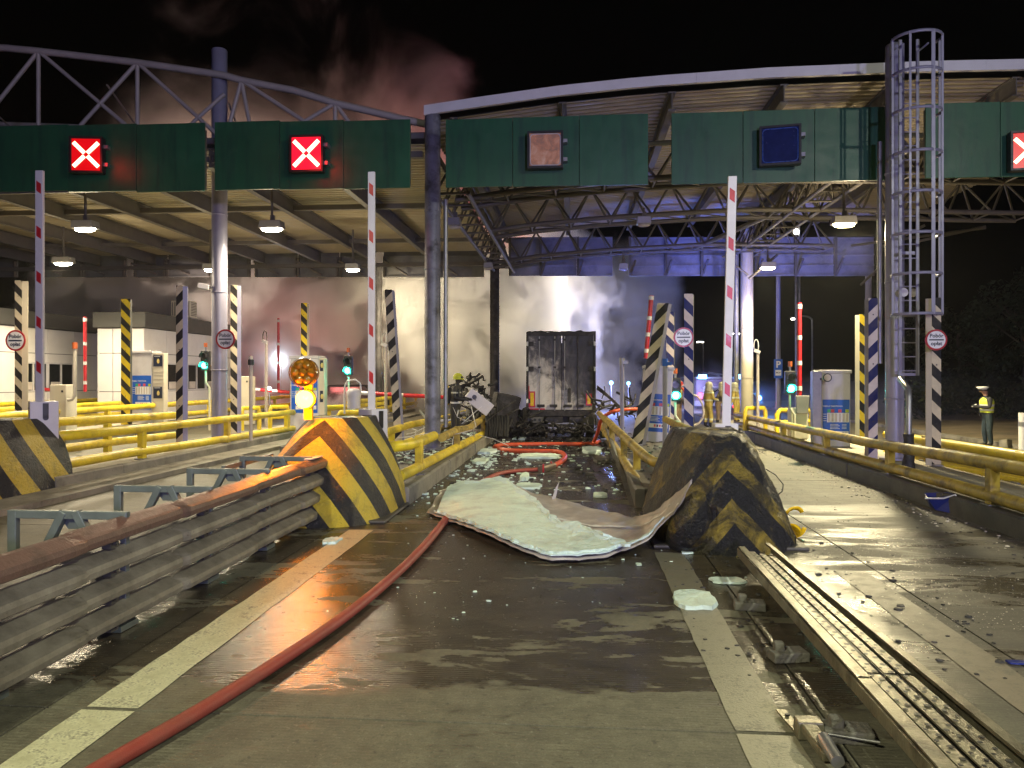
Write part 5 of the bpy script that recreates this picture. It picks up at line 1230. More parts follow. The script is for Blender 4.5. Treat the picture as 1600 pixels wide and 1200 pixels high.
# ------------------------------------------------------------------ debris: counted large bits, then a litter of crumbs
def chunk(s, c, sz, rr, flat=.35):
    n = rr.randint(5, 7); a0 = rr.uniform(0, 6.28); lo, hi = [], []
    for k in range(n):
        a = a0+2*pi*k/n; q = sz*rr.uniform(.55, 1.1)
        lo.append(c+Vector((q*cos(a), q*.75*sin(a), 0))); hi.append(c+Vector((q*.85*cos(a)+rr.uniform(-.1, .1)*sz, q*.62*sin(a), sz*flat*rr.uniform(.6, 1.3))))
    s.add(lo+hi, [tuple(range(n)), tuple(range(2*n-1, n-1, -1))]+[(i, n+i, n+(i+1) % n, (i+1) % n) for i in range(n)])
rr = random.Random(11)
def litter(label, n, area, mats, smin, smax, zf=0.0, name='litter'):
    for mi, mt in enumerate(mats):
        s = MB()
        for _ in range(n//len(mats)):
            x, y = rr.uniform(area[0], area[1]), rr.uniform(area[2], area[3])
            chunk(s, Vector((x, y, zf+.003)), rr.uniform(smin, smax)**1.0*(rr.random()**1.5*.8+.3), rr)
        o = single(name, s, M[mt], label[mi] if isinstance(label, (list, tuple)) else label, 'debris'); o['kind'] = 'stuff'
litter(['pale foam crumbs strewn over the crash lane behind the torn panel', 'dark burnt crumbs strewn over the crash lane behind the torn panel'], 520, (-2.4, .85, 13, 24.5), ('foam', 'charred'), .02, .11)
litter(['pale crumbs among the foreground slabs around the torn panel', 'bluish foam flecks around the torn panel'], 110, (-2.6, 2.4, 6.2, 12.5), ('foam', 'foam_blue'), .008, .03)
litter(['pale rubble covering the left island around the scorched column', 'sooty rubble covering the left island', 'white insulation scraps on the left island'], 1500, (-4.4, -2.85, 15.0, 24.5), ('ash', 'charred', 'foam'), .02, .10, .28)
litter(['pale rubble on the burnt right island', 'sooty rubble on the burnt right island'], 420, (1.2, 2.5, 12.5, 24), ('ash', 'charred'), .02, .10, .28)
litter(['fine pale grit swept against the right kerb', 'dark grit along the right kerb of the right lane'], 700, (4.75, 5.42, 8.5, 24), ('cream', 'charred'), .006, .035)
litter(['grey crumbs spread over the right lane near the burnt nose'], 260, (2.9, 5.0, 7, 16), ('charred',), .005, .022)
litter(['glittering pale grit around the guard beam and burnt nose'], 1800, (2.55, 4.4, 6.4, 10.5), ('cream',), .003, .010)  # pale grains put in for the glints of wet concrete
litter(['dark flakes of burnt paint around the burnt nose'], 260, (.9, 3.4, 5.2, 9.6), ('charred',), .008, .045)
litter(['black ash and splinters on both sides of the trailer'], 700, (-2.5, .9, 21, 26), ('charred',), .03, .14)
litter(['scraps of foil and foam along the left kerb of the crash lane'], 200, (-2.58, -1.9, 12, 24), ('foam',), .02, .09)
def bit(label, px, py, wpx, hpx, mat='foam', h=.06, z=0.0, pts=None, rot=0, name='foam_fragment', cat='debris'):
    a = gnd(px-wpx/2, py, z); b = gnd(px+wpx/2, py, z); c = gnd(px, py+hpx/2, z); d = gnd(px, py-hpx/2, z); s = MB(); n = 18; q = []
    cx_, cy_ = (a+b)/2, (c+d)/2; ctr = Vector((cx_.x, cy_.y, z)); rx, ry = (b-a).length/2, (d-c).length/2
    r_ = random.Random(int(px*7+py))
    for k in range(n):
        t_ = 2*pi*k/n; f = r_.uniform(.82, 1.08)/max(abs(cos(t_)), abs(sin(t_)))**.75
        q.append(ctr+Vector((rx*cos(t_)*f*.92, ry*sin(t_)*f*.92, .004)))
    lo = q; h *= .6; hi = [ctr+(v-ctr)*r_.uniform(.93, 1.0)+Vector((0, 0, h*r_.uniform(.85, 1.1))) for v in q]
    m = ctr+Vector((0, 0, h*1.0)); s.add(lo+hi+[m], [(i, (i+1) % n, n+(i+1) % n, n+i) for i in range(n)]+[(n+i, n+(i+1) % n, 2*n) for i in range(n)])
    return single(name, s, M[mat], label, cat)
bit('flat pale foam slab on the right lane line, the largest loose fragment', 1085, 940, 74, 30, 'foam', .055)
bit('long thin foam strip between the foam slab and the guard beam', 1137, 909, 60, 9, 'foam_blue', .035)
bit('small crumpled foam lump on the left lane line', 518, 847, 27, 10, 'foam_blue', .05)
bit('small foam scrap in front of the burnt nose', 1074, 864, 22, 6, 'foam_blue', .03)
bit('tiny foam scrap on the road between the panel and the foam slab', 998, 883, 10, 4, 'foam', .02)
bit('foam strip lying behind the torn panel, right of the hose', 824, 761, 48, 9, 'foam', .06)
bit('white foam strip on the wet lane in front of the right rail', 938, 775, 26, 7, 'foam', .06)
bit('broken white foam board beside the loop of hose', 842, 714, 66, 7, 'foam', .08)
bit('crumpled foam piece left of the hose loop', 762, 707, 30, 7, 'foam_blue', .10)
bit('white foam lump by the left kerb, beyond the torn panel', 750, 722, 24, 8, 'foam', .09)
bit('upright foam crumb just behind the torn panel', 820, 748, 14, 9, 'foam', .14)
bit('white and blue rubbish heap at the foot of the right rail', 925, 705, 34, 10, 'foam_blue', .10)
bit('greenish rubbish heap by the right rail', 940, 720, 30, 9, 'ash', .12)
bit('pale scrap near the trailer, left of its bumper', 812, 686, 22, 5, 'foam', .1)
bit('dark lump of debris at the kerb below the right pay station', 1250, 715, 14, 7, 'charred', .12, name='debris_lump')
bit('dark blue plastic bar on the right lane', 1590, 1037, 34, 5, 'blue_plastic', .02, name='plastic_bar')
# blue bin lid at the right kerb
t = thing('broken_blue_tub', 'broken dark blue plastic tub with a white rim, lying against the right kerb', 'plastic tub', gnd(1478, 800))
p = [gnd(1462, 797, .02), gnd(1492, 803, .02), gnd(1490, 802, .30), gnd(1460, 790, .16)]
s = MB(); a, b, c, d = p; s.add([a, b, b+Vector((.02, .02, .27)), a+Vector((-.10, .02, .16)), a+Vector((.05, .30, 0)), b+Vector((.05, .28, 0)), b+Vector((.06, .32, .27)), a+Vector((-.02, .34, .2))], [(0, 1, 2, 3), (1, 5, 6, 2), (4, 5, 1, 0), (4, 0, 3, 7), (5, 4, 7, 6)]); o = part('tub', s, M['blue_plastic'], t); m = o.modifiers.new('t', 'SOLIDIFY'); m.thickness = .012
s = MB(); s.tube([a+Vector((-.14, .02, .17)), a.lerp(b, .5)+Vector((-.02, .0, .20)), b+Vector((.02, .02, .28)), b+Vector((.06, .02, .1)), b+Vector((.12, 0, .01))], .014, 6); part('rim', s, M['white'], t)
# broken amber lens rings
t = thing('broken_amber_lens', 'broken yellow beacon rings lying on the road right of the burnt nose', 'debris', gnd(1240, 828))
def ringarc(c, r, a0, a1, tilt, th=.045, wd=.05):
    pts = []; Mx = Euler(tilt).to_matrix(); rows = [[], []]
    for k in range(21):
        a = radians(a0+(a1-a0)*k/20); rows[0].append(c+Mx @ Vector((r*cos(a), 0, r*sin(a)))); rows[1].append(c+Mx @ Vector(((r-th)*cos(a), wd*.4, (r-th)*sin(a))))
    s = MB(); s.grid(rows); return s
c = gnd(1241, 825, .13)
for r, a0, a1, tl, dz in ((.15, 170, 355, (.25, 0, 0), .01), (.10, 150, 330, (.25, 0, 0), .015), (.14, 30, 175, (.3, 0, .3), .13)):
    o = part('ring_piece', ringarc(c+Vector((0, 0, dz)), r, a0, a1, tl), M['lens_yellow'], t); m = o.modifiers.new('t', 'SOLIDIFY'); m.thickness = .02
s = MB(); s.cyl(c+Vector((0, .03, -.04)), c+Vector((.02, .05, -.02)), .09, 18); part('disc', s, M['lens_yellow'], t)

# ================================================================== TORN SANDWICH PANEL
near = [(667, 803, .03), (700, 813, .05), (745, 830, .09), (800, 854, .09), (858, 877, .04), (905, 876, .04), (950, 871, .05), (985, 858, .08), (1015, 842, .14), (1045, 812, .40), (1062, 788, .62), (1079, 757, .86)]
far = [(688, 768, .04), (715, 758, .05), (755, 755, .10), (800, 757, .12), (835, 772, .10), (862, 779, .08), (905, 789, .06), (950, 802, .06), (988, 810, .10), (1025, 800, .34), (1050, 778, .60), (1080, 751, .90)]
NA = [gnd(a, b, z) for a, b, z in near]; FA = [gnd(a, b, z) for a, b, z in far]
def samp(L, u):
    x = u*(len(L)-1); i = min(int(x), len(L)-2); return L[i].lerp(L[i+1], x-i)
from mathutils import noise as mnoise
tp = thing('torn_sandwich_panel', 'big torn white sandwich panel lying in the lane, curling up onto the burnt nose', 'panel', gnd(860, 830))
def psurf(u0, u1, v0f, v1f, nu, nv, dz, amp, jag):
    rows = []
    for j in range(nv+1):
        row = []
        for i in range(nu+1):
            u = u0+(u1-u0)*i/nu; v = v0f(u)+(v1f(u)-v0f(u))*j/nv
            p = samp(NA, u).lerp(samp(FA, u), v); n = mnoise.noise(p*3.1); n2 = mnoise.noise(p*11)
            e = min(v, 1-v, u*2, (1-u)*2)
            p = p+Vector((jag*mnoise.noise(p*9+Vector((5, 0, 0))) if j in (0, nv) else 0, jag*mnoise.noise(p*14) if j in (0, nv) else 0, dz+amp*n*.6+amp*.25*n2+amp*1.6*abs((((u*5+v*1.7)%1.0)-.5))+amp*.5*abs(mnoise.noise(p*5.5))))
            p.z = max(p.z, dz+.012); row.append(p)
        rows.append(row)
    return rows
s = MB(); s.grid(psurf(0, 1, lambda u: 0, lambda u: 1, 70, 26, 0, .03, .025)); o = part('panel_skin', s, M['skin_panel'], tp); m = o.modifiers.new('t', 'SOLIDIFY'); m.thickness = .012
edgef = lambda u: .97-.10*max(0, sin(u*19))-.80*max(0, (u-.24)/.33)**1.1-.04*sin(u*47)
s = MB(); s.grid(psurf(.045, .60, lambda u: .012, edgef, 110, 40, .045, .024, .035), smooth=False); o = part('foam_layer', s, M['foam'], tp); m = o.modifiers.new('t', 'SOLIDIFY'); m.thickness = .035
s = MB(); s.grid(psurf(.12, .62, lambda u: edgef(u)-.13-.05*sin(u*31), lambda u: edgef(u)+.03, 60, 6, .066, .05, .08), smooth=False); o = part('torn_foam_edge', s, M['foam_blue'], tp); m = o.modifiers.new('t', 'SOLIDIFY'); m.thickness = .03
s = MB(); s.grid(psurf(.03, .80, lambda u: .004, lambda u: .05+.03*mnoise.noise(Vector((u*40, 0, 0))), 110, 3, .034, .03, .03), smooth=False); o = part('torn_foam_edge', s, M['foam_blue'], tp); m = o.modifiers.new('t', 'SOLIDIFY'); m.thickness = .014
s = MB(); s.grid(psurf(.40, .86, lambda u: .50-.25*(u-.4), lambda u: .53-.25*(u-.4), 40, 1, .03, .03, .02)); part('seam', s, M['white'], tp)
s = MB(); s.grid(psurf(.66, .9, lambda u: 0.0, lambda u: .05, 24, 1, .03, .03, .02)); part('edge_strip', s, M['white'], tp)
s = MB(); a = gnd(862, 780, .1); s.add([a, a+Vector((.06, .02, 0)), a+Vector((.10, .05, .2)), a+Vector((.125, .06, .29)), a+Vector((.06, .04, .17))], [(0, 1, 2, 3, 4)]); part('torn_flap', s, M['skin_panel'], tp)

# ================================================================== FIRE HOSE
def smooth(pts, n=6):
    P_ = [pts[0]]+pts+[pts[-1]]; out = []
    for i in range(1, len(P_)-2):
        for k in range(n):
            t_ = k/n; a, b, c, d = P_[i-1], P_[i], P_[i+1], P_[i+2]
            out.append(.5*((2*b)+(c-a)*t_+(2*a-5*b+4*c-d)*t_*t_+(3*b-a-3*c+d)*t_**3))
    out.append(P_[-2]); return out
hs = thing('fire_hose', 'long fire hose snaking from the bottom edge under the torn panel to the trailer', 'fire hose', gnd(640, 900))
h1 = [gnd(px, py, .045) for px, py in ((60, 1268), (150, 1205), (300, 1118), (430, 1037), (540, 962), (615, 900), (660, 856), (690, 820), (712, 790), (735, 765), (760, 749), (790, 738), (848, 733))]
s = MB(); s.tube(smooth(h1, 8), .052, 14, flat=.8); part('hose_length', s, M['hose'], hs)
h2 = [gnd(px, py, .045) for px, py in ((862, 729), (876, 722), (883, 713), (872, 706), (840, 705), (800, 704), (774, 700), (780, 696), (815, 694.5), (860, 694), (900, 694), (925, 693), (937, 690))]
s = MB(); s.tube(smooth(h2, 8), .06, 12); part('hose_length', s, M['hose_bright'], hs)
s = MB(); s.cyl(gnd(846, 733.5, .06), gnd(864, 728, .06), .085, 12); part('coupling', s, M['brass'], hs)
for px, py in ((849, 733), (861, 729)):
    s = MB(); a = gnd(px, py, .06); s.lathe([(.085, -.02), (.11, -.015), (.11, .015), (.085, .02)], a, 12, Matrix(((0, 0, 1), (1, 0, 0), (0, 1, 0)))); part('coupling_lug', s, M['red_board'], hs)
t = thing('fire_hose', 'orange-red hose lifted over the buckled right rail towards the firefighters', 'fire hose', at(938, 650, 22))
s = MB(); s.tube(smooth([at(*q) for q in ((928, 690, 22.5), (934, 676, 22.3), (938, 660, 22), (945, 650, 21.6), (958, 643, 21.4), (975, 640, 21.8), (1000, 639, 22.5), (1035, 640, 23))], 5), .05, 10); part('hose_length', s, M['hose_bright'], t)
t = thing('fire_hose', 'white hose trailing through the rubble of the left island', 'fire hose', at(690, 660, 21))
s = MB(); s.tube(smooth([at(*q) for q in ((655, 640, 21), (668, 655, 21), (690, 657, 21), (710, 654, 21), (716, 640, 21))], 5), .03, 8); part('hose_length', s, M['white'], t)

# ================================================================== PEOPLE
def person(label, loc, rz, H, mat, arms, bulk=1.0, headturn=(0, 0), lean=0.0, stance=.1, step=0, hidden=None):
    k = H/1.78
    V, E, Rd = [], [], []
    def J(p, r, par=None):
        V.append(Vector(p)*k); Rd.append(r*k); i = len(V)-1
        if par is not None: E.append((par, i))
        return i
    ly = -lean
    pel = J((0, 0, .96), .135*bulk); sp = J((0, ly*.3, 1.14), .125*bulk, pel); ch = J((0, ly*.7, 1.33), .15*bulk, sp); nk0 = J((0, ly, 1.47), .075, ch)
    nk = J((0, ly-.01, 1.53), .055, nk0); h1_ = J((headturn[0]*.3, ly-.02, 1.60), .078, nk); h2_ = J((headturn[0], ly-.015+headturn[1], 1.68), .088, h1_); J((headturn[0], ly+headturn[1], 1.74), .06, h2_)
    for sd in (-1, 1):
        hp = J((sd*.09, .01, .88), .098*bulk, pel); kn = J((sd*(.10+stance*.3), -.02-step*sd*.1, .50), .072*bulk, hp); an = J((sd*(.10+stance*.5), .03-step*sd*.18, .10), .055*bulk, kn)
        J((sd*(.11+stance*.5), -.15-step*sd*.18, .045), .045, an)
        sh = J((sd*.18, ly*.9, 1.41), .070*bulk, ch); el_, wr_ = arms[0 if sd < 0 else 1]
        el = J((sd*el_[0], el_[1]+ly, el_[2]), .052*bulk, sh); wr = J((sd*wr_[0], wr_[1]+ly, wr_[2]), .036*bulk, el)
        d = (V[wr]-V[el]).normalized()/1.0; pm = J(tuple((V[wr]/k)+d*.07), .033, wr)
        u = d.orthogonal().normalized(); base = V[pm]/k
        for f, (ln, of) in enumerate(((.075, -.03), (.085, -.01), (.08, .01), (.06, .03))):
            m1 = J(tuple(base+u*of+d*ln*.5), .0095, pm); J(tuple(base+u*of*1.1+d*ln*.85+Vector((0, 0, -.02))), .008, m1)
        J(tuple(base+u*-.055+d*.01), .011, pm)
    me = bpy.data.meshes.new('person'); me.from_pydata([tuple(v) for v in V], E, [])
    o = bpy.data.objects.new('person', me); COL.objects.link(o); o.location = loc; o.rotation_euler = (0, 0, rz)
    sk = o.modifiers.new('skin', 'SKIN'); sk.use_smooth_shade = True
    for i, r in enumerate(Rd): me.skin_vertices[0].data[i].radius = (r, r)
    me.skin_vertices[0].data[0].use_root = True
    sb = o.modifiers.new('sub', 'SUBSURF'); sb.levels = 1; sb.render_levels = 2
    me.materials.append(mat); o['label'] = label; o['category'] = 'person'
    hd = Vector((headturn[0], ly-.005+headturn[1], 1.69))*k
    # face: nose, ears, brow
    s = MB(); s.sphere(hd+Vector((0, -.10, -.025))*k, .016*k, 5, sc=(.8, 1.2, 1.4))
    for sd in (-1, 1): s.sphere(hd+Vector((sd*.09, 0, -.01))*k, .022*k, 5, sc=(.4, 1, 1.3))
    s.sphere(hd+Vector((0, -.088, -.065))*k, .02*k, 5, sc=(1.3, .5, .4)); f = link('face', s.mesh('face', M['skin']), o)
    s = MB()
    for sd in (-1, 1):
        s = MB(); s.sphere(hd+Vector((sd*.033, -.088, .012))*k, .010*k, 4); link('eye', s.mesh('eye', M['black']), o)
    return o, hd, k
def helmet(o, hd, k, mat, neck=True):
    s = MB(); s.lathe([(.128, -.03), (.135, .0), (.132, .05), (.11, .10), (.07, .13), (.001, .145)], hd+Vector((0, .01, -.005)), 16); s.lathe([(.128, -.03), (.165, -.035), (.15, -.015), (.13, .0)], hd+Vector((0, .0, -.005)), 16)
    link('helmet', s.mesh('helmet', mat), o)
    if neck: s = MB(); s.lathe([(.12, .0), (.13, -.10), (.16, -.18)], hd+Vector((0, .02, -.02)), 14); h = link('neck_guard', s.mesh('neck_guard', mat), o)
def tank(o, k, mat='lens_yellow', y=.24):
    s = MB(); s.cyl(Vector((0, y, 1.02))*k, Vector((0, y, 1.42))*k, .085*k, 12); s.sphere(Vector((0, y, 1.42))*k, .085*k, 6); s.sphere(Vector((0, y, 1.02))*k, .085*k, 6); tk = link('air_tank', s.mesh('air_tank', M[mat]), o)
    s = MB(); s.cyl(Vector((0, y, 1.18))*k, Vector((0, y, 1.24))*k, .09*k, 12); s.cyl(Vector((0, y, .95))*k, Vector((0, y, .88))*k, .03*k, 8); link('tank_strap', s.mesh('tank_strap', M['black']), tk)
    s = MB(); s.bb(Vector((-.14, .14, 1.0))*k, Vector((.14, .17, 1.42))*k); link('back_plate', s.mesh('back_plate', M['black']), o)
    for sd in (-1, 1):
        s = MB(); s.tube([Vector((sd*.1, .16, 1.40))*k, Vector((sd*.12, .02, 1.50))*k, Vector((sd*.12, -.16, 1.38))*k, Vector((sd*.12, -.15, 1.1))*k], .022, 6); link('shoulder_strap', s.mesh('shoulder_strap', M['black']), o)
REL = ((.27, .02, 1.15), (.28, -.10, .93)); BENT = ((.27, .0, 1.16), (.16, -.26, 1.12)); UP = ((.30, -.08, 1.22), (.20, -.28, 1.25))
M['helm_y'] = mottled('yellow_green_helmet', (.55, .60, .03), .3); M['helm_w'] = mottled('cream_helmet', (.70, .66, .45), .35); M['helm_r'] = mottled('red_helmet', (.55, .03, .03), .3)
# masked firefighter left of the blackened column, seen from the side
g_ = at(711, 668, 21.0); o, hd, k = person('person in black turnout gear with a yellow-green helmet and a yellow air tank', (g_.x, g_.y, .28), radians(78), 1.80, M['b_black'], (BENT, BENT), 1.15, (0, -.03), .06)
helmet(o, hd, k, M['helm_y'], False); tank(o, k)
s = MB(); s.box(hd+Vector((0, -.10, -.03)), (.15, .07, .16)); link('face_mask', s.mesh('face_mask', M['black']), o, bevel=.02)
s = MB(); s.bb(Vector((-.14, -.155, 1.02)), Vector((.14, -.13, 1.07))); link('reflective_band', s.mesh('reflective_band', M['white']), o)
# group on the right
g_ = at(1107, 669, 28); z = g_.z; o, hd, k = person('person in sand-yellow turnout gear and pale helmet, holding a hose, back half turned', (g_.x, g_.y, z), radians(118), 1.64, M['b_fire'], (BENT, REL), 1.25, (0, 0), .03, .14)
helmet(o, hd, k, M['helm_w'])
g_ = at(1122, 665, 28.6); o, hd, k = person('person in sooty brown turnout gear bending forward behind the white barrier arm', (g_.x, g_.y, g_.z), radians(80), 1.58, M['b_fire_dark'], (BENT, UP), 1.25, (0, -.03), .14, .14)
helmet(o, hd, k, M['helm_w']); tank(o, k, 'black', .22)
g_ = at(1151, 665, 28); o, hd, k = person('person in bright yellow jacket just right of the white barrier arm', (g_.x, g_.y, g_.z), radians(-120), 1.52, M['b_fire'], (UP, REL), 1.25, (0, -.02), .08)
helmet(o, hd, k, M['helm_w'])
g_ = at(1059, 672, 26.5); o, hd, k = person('person with a red helmet and an orange hose over the shoulder', (g_.x, g_.y, g_.z), radians(60), 1.66, M['b_fire_dark'], (BENT, REL), 1.25, (0, -.02), .05)
helmet(o, hd, k, M['helm_r'], False)
s = MB(); s.tube(smooth([Vector(q) for q in ((.12, .2, .0), (.16, .2, .5), (.16, .2, 1.1), (.15, .12, 1.42), (.14, -.04, 1.47), (.15, -.2, 1.3), (.16, -.22, .9), (.15, -.2, .5))], 4), .045, 8); t = thing('shoulder_hose', 'orange-red hose slung over the shoulder of the red-helmeted firefighter', 'fire hose', o.location); t.rotation_euler = o.rotation_euler; link('hose_length', s.mesh('hose_length', M['hose_bright']), t)
t = thing('fire_hose', 'pale hose arching down from the hands of the sand-yellow firefighter', 'fire hose', at(1090, 640, 27.6))
s = MB(); s.tube(smooth([at(*q) for q in ((1081, 617, 27.4), (1090, 620, 27.4), (1098, 634, 27.3), (1099, 650, 27.2), (1092, 661, 27.2), (1080, 666, 27.2))], 5), .035, 8); part('hose_length', s, M['cream'], t)
# police officer
g_ = gnd(1543, 698, .06); g_ = at(1543, 699, 22.0)
PH = ((.22, -.03, 1.17), (.06, -.30, 1.20))
o, hd, k = person('person in a white-topped cap and yellow reflective vest, looking down at a phone', (g_.x, g_.y, g_.z), radians(-84), 1.74, M['b_police'], (PH, PH), 1.12, (0, -.07), .05, .06)
s = MB(); s.lathe([(.10, .0), (.115, .03), (.16, .075), (.155, .09), (.001, .105)], hd+Vector((0, -.02, -.01)), 18); cp = link('cap', s.mesh('cap', M['white']), o)
s = MB(); s.lathe([(.103, -.02), (.108, .03)], hd+Vector((0, -.02, -.01)), 18); link('cap_band', s.mesh('cap_band', M['black']), cp)
s = MB(); s.prism([hd+Vector((x, -.09-.07*cos(x*14), .0)) for x in (-.09, -.05, 0, .05, .09)]+[hd+Vector((.08, -.06, .0)), hd+Vector((-.08, -.06, .0))], (0, 0, .01)); link('cap_peak', s.mesh('cap_peak', M['black']), cp)
M['vest'] = mottled('yellow_reflective_vest', (.70, .80, .06), .5, 0, .15, 6)
s = MB(); prof_ = [(1.02, .185, .150), (1.08, .19, .155), (1.12, .19, .155), (1.2, .195, .16), (1.26, .20, .165), (1.34, .205, .165), (1.41, .19, .13), (1.46, .12, .09)]
rows = []
for z, rx, ry in prof_: rows.append([Vector((rx*1.02*cos(a), -.02+ry*1.12*sin(a), z))*k for a in [2*pi*i/20 for i in range(21)]])
s.grid(rows[:2]); s.grid(rows[2:4]); s.grid(rows[4:]); vs = link('vest', s.mesh('vest', M['vest']), o); s = MB(); s.grid(rows[1:3]); s.grid(rows[3:5]); link('reflective_band', s.mesh('reflective_band', M['white']), vs)
s = MB(); s.bb(Vector((-.2, -.12, .90))*k, Vector((-.15, .04, .99))*k); link('belt_pouch', s.mesh('belt_pouch', M['black']), o)
ph = thing('mobile_phone', 'pale mobile phone in the hands of the officer', 'phone', o.matrix_basis @ (Vector((0, -.40, 1.23))*k)); ph.rotation_euler = o.rotation_euler; s = MB(); s.box((0, 0, 0), (.07, .14, .012), (.5, 0, 0)); link('phone_body', s.mesh('phone_body', M['white']), ph)

# ================================================================== VEHICLES AND LIGHTS BEHIND
M['tail'] = emit('tail_lamp', (1, .03, .05), 10); M['warm_lamp'] = emit('warm_vehicle_lamp', (1, .5, .2), 14); M['blue_flash'] = emit('blue_flashing_light', (.10, .40, 1.0), 24); M['white_lamp'] = emit('white_work_lamp', (.95, .97, 1), 30)
def engine(label, pxa, pxb, pt, pb, D, L, body='red', shutter='white_box', lamps=True):
    a, b = at(pxa, pb, D), at(pxb, pt, D); x0, x1, z0, z1 = a.x, b.x, .02, b.z; y = a.y
    t = thing('fire_engine', label, 'fire engine', ((x0+x1)/2, y, 0)); W = x1-x0
    s = MB(); s.bb((x0, y+.06, .75), (x1, y+L, z1-.35)); part('body', s, M[body], t, .05)
    s = MB(); s.bb((x0+W*.14, y, .95), (x0+W*.62, y+.055, z1-.8)); sh = part('roller_shutter', s, M[shutter], t, .01)
    for k in range(7):
        zz = 1.0+(z1-1.85)*k/6.5; s = MB(); s.bb((x0+W*.16, y-.012, zz), (x0+W*.60, y-.001, zz+.12)); part('shutter_slat', s, M[shutter], sh)
    s = MB(); s.bb((x0+W*.66, y, .9), (x1-.05, y+.055, z1-1.0)); part('locker', s, M[body], t, .02)
    s = MB(); s.bb((x0-.03, y-.1, .45), (x1+.03, y+.3, .74)); part('bumper', s, M['white_box'], t, .03)
    for x in (x0+.15, x1-.35):
        s = MB(); s.bb((x, y-.03, .85), (x+.2, y-.002, 1.15)); part('tail_lamp', s, M['tail'], t)
        s = MB(); s.cyl((x-.02, y+.8, .45), (x+.25, y+.8, .45), .48, 18); part('wheel', s, M['rubber'], t)
    for x in (x0+.2, x1-.5):
        s = MB(); s.bb((x, y+.05, z1-.34), (x+.4, y+.4, z1-.12)); part('beacon', s, M['blue_flash'], t, .02)
    s = MB(); s.bb((x0+.1, y+.4, z1-.34), (x1-.1, y+L-.2, z1-.25)); part('roof_rack', s, M['steel'], t)
    for k in (0, 1):
        s = MB(); s.cyl((x0+W*(.45+.15*k), y-.1, z1-.15), (x0+W*(.45+.15*k), y+L*.8, z1+.05), .03, 6); part('ladder_rail', s, M['steel'], t)
    return t
engine('fire engine seen from behind on the right, beyond the firefighters', 1087, 1166, 582, 655, 42, 7, 'mauve')
engine('red fire engine far off in the smoke between the middle kiosk and the green light', 512, 600, 578, 622, 52, 8)
t = thing('parked_car', 'dark car with lit lamps behind the rails, right of the middle kiosk', 'car', at(545, 622, 44)); c = t.location; s = MB()
s.prism([c+Vector(q) for q in ((-2.2, 0, -.6), (2.2, 0, -.6), (2.2, 0, .1), (1.4, 0, .2), (.9, 0, .75), (-1.2, 0, .75), (-1.7, 0, .2), (-2.2, 0, .1))], (0, 1.8, 0)); part('body', s, M['black'], t, .08)
for x in (-1.4, 1.4):
    s = MB(); s.cyl(c+Vector((x, -.05, -.6)), c+Vector((x, .2, -.6)), .33, 16); part('wheel', s, M['rubber'], t)
s = MB(); s.bb(c+Vector((-1.1, -.02, .22)), c+Vector((.8, -.005, .62))); part('side_window', s, M['glass_dark'], t)
for x in (-1.9, 1.6):
    s = MB(); s.bb(c+Vector((x, -.04, -.1)), c+Vector((x+.3, -.01, .05))); part('headlight', s, M['warm_lamp'], t)
for lab, px, py, D, r, e, pw, colr in (('blue flashing light right of the pale rear column', 1186, 622, 40, .13, 'blue_flash', 260, (.1, .35, 1)), ('blue flashing light in the mist right of the trailer', 955, 598, 40, .10, 'blue_flash', 520, (.25, .35, 1)), ('second blue flashing light in the mist right of the trailer', 982, 599, 42, .09, 'blue_flash', 400, (.25, .35, 1)),
        ('white light shining in the smoke left of the middle kiosk', 440, 566, 45, .16, 'white_lamp', 200, (.8, .85, 1)), ('red lamp on the ground behind the red upright barrier', 1150, 635, 39, .16, 'tail', 60, (1, .1, .15)), ('small bluish lamp far off left of the scorched column', 512, 562, 50, .1, 'blue_flash', 60, (.3, .4, 1)), ('white-hot lamp low in the smoke left of the middle kiosk', 421, 607, 33, .08, 'white_lamp', 40, (1, .8, .7))):
    c = at(px, py, D); t = thing('emergency_light', lab, 'emergency light', c); s = MB(); s.sphere(c, r, 7); part('lens', s, M[e], t); s = MB(); s.cyl((c.x, c.y, .0), c-Vector((0, 0, r*.8)), .04, 6); part('stand', s, M['steel'], t)
    lamp('POINT', 'emergency_light_glow', c+Vector((0, -.5, .1)), pw, colr, .2)
M['sl'] = emit('lit_street_lamp', (1.0, .93, .80), 24)
for k, (px, py, D, side) in enumerate(((1005, 480, 62, -1), (970, 501, 74, -1), (1038, 529, 95, 0), (1094, 533, 105, 0), (1150, 520, 100, 0), (1243, 496, 60, -1), (465, 481, 70, -1))):
    lab = ('street lamp above the dark red tilted barrier arm', 'smaller street lamp at the right edge of the smoke', 'distant street lamp seen between the two striped posts', 'distant street lamp right of the tall blue striped post', 'distant street lamp left of the pale rear column', 'street lamp on a curved mast right of the parking sign', 'street lamp dimmed by smoke above the middle kiosk')[k]
    c = at(px, py, D); t = thing('street_lamp', lab, 'street lamp', (c.x, c.y, 0)); dx = .9 if side else .3
    s = MB(); s.tube(smooth([Vector((c.x+dx*1.4, c.y, 0)), Vector((c.x+dx*1.4, c.y, c.z-.9)), Vector((c.x+dx*1.3, c.y, c.z-.1)), Vector((c.x+dx*.7, c.y, c.z+.1)), Vector((c.x, c.y, c.z+.06))], 5), .07, 6); part('mast', s, M['steel'], t)
    s = MB(); s.box(c, (.75, .3, .14)); part('lamp_head', s, M['steel'], t, .03); s = MB(); s.box(c-Vector((0, 0, .12)), (.6 if D < 80 else .9, .25, .1)); part('lamp_glass', s, M['sl'], t)
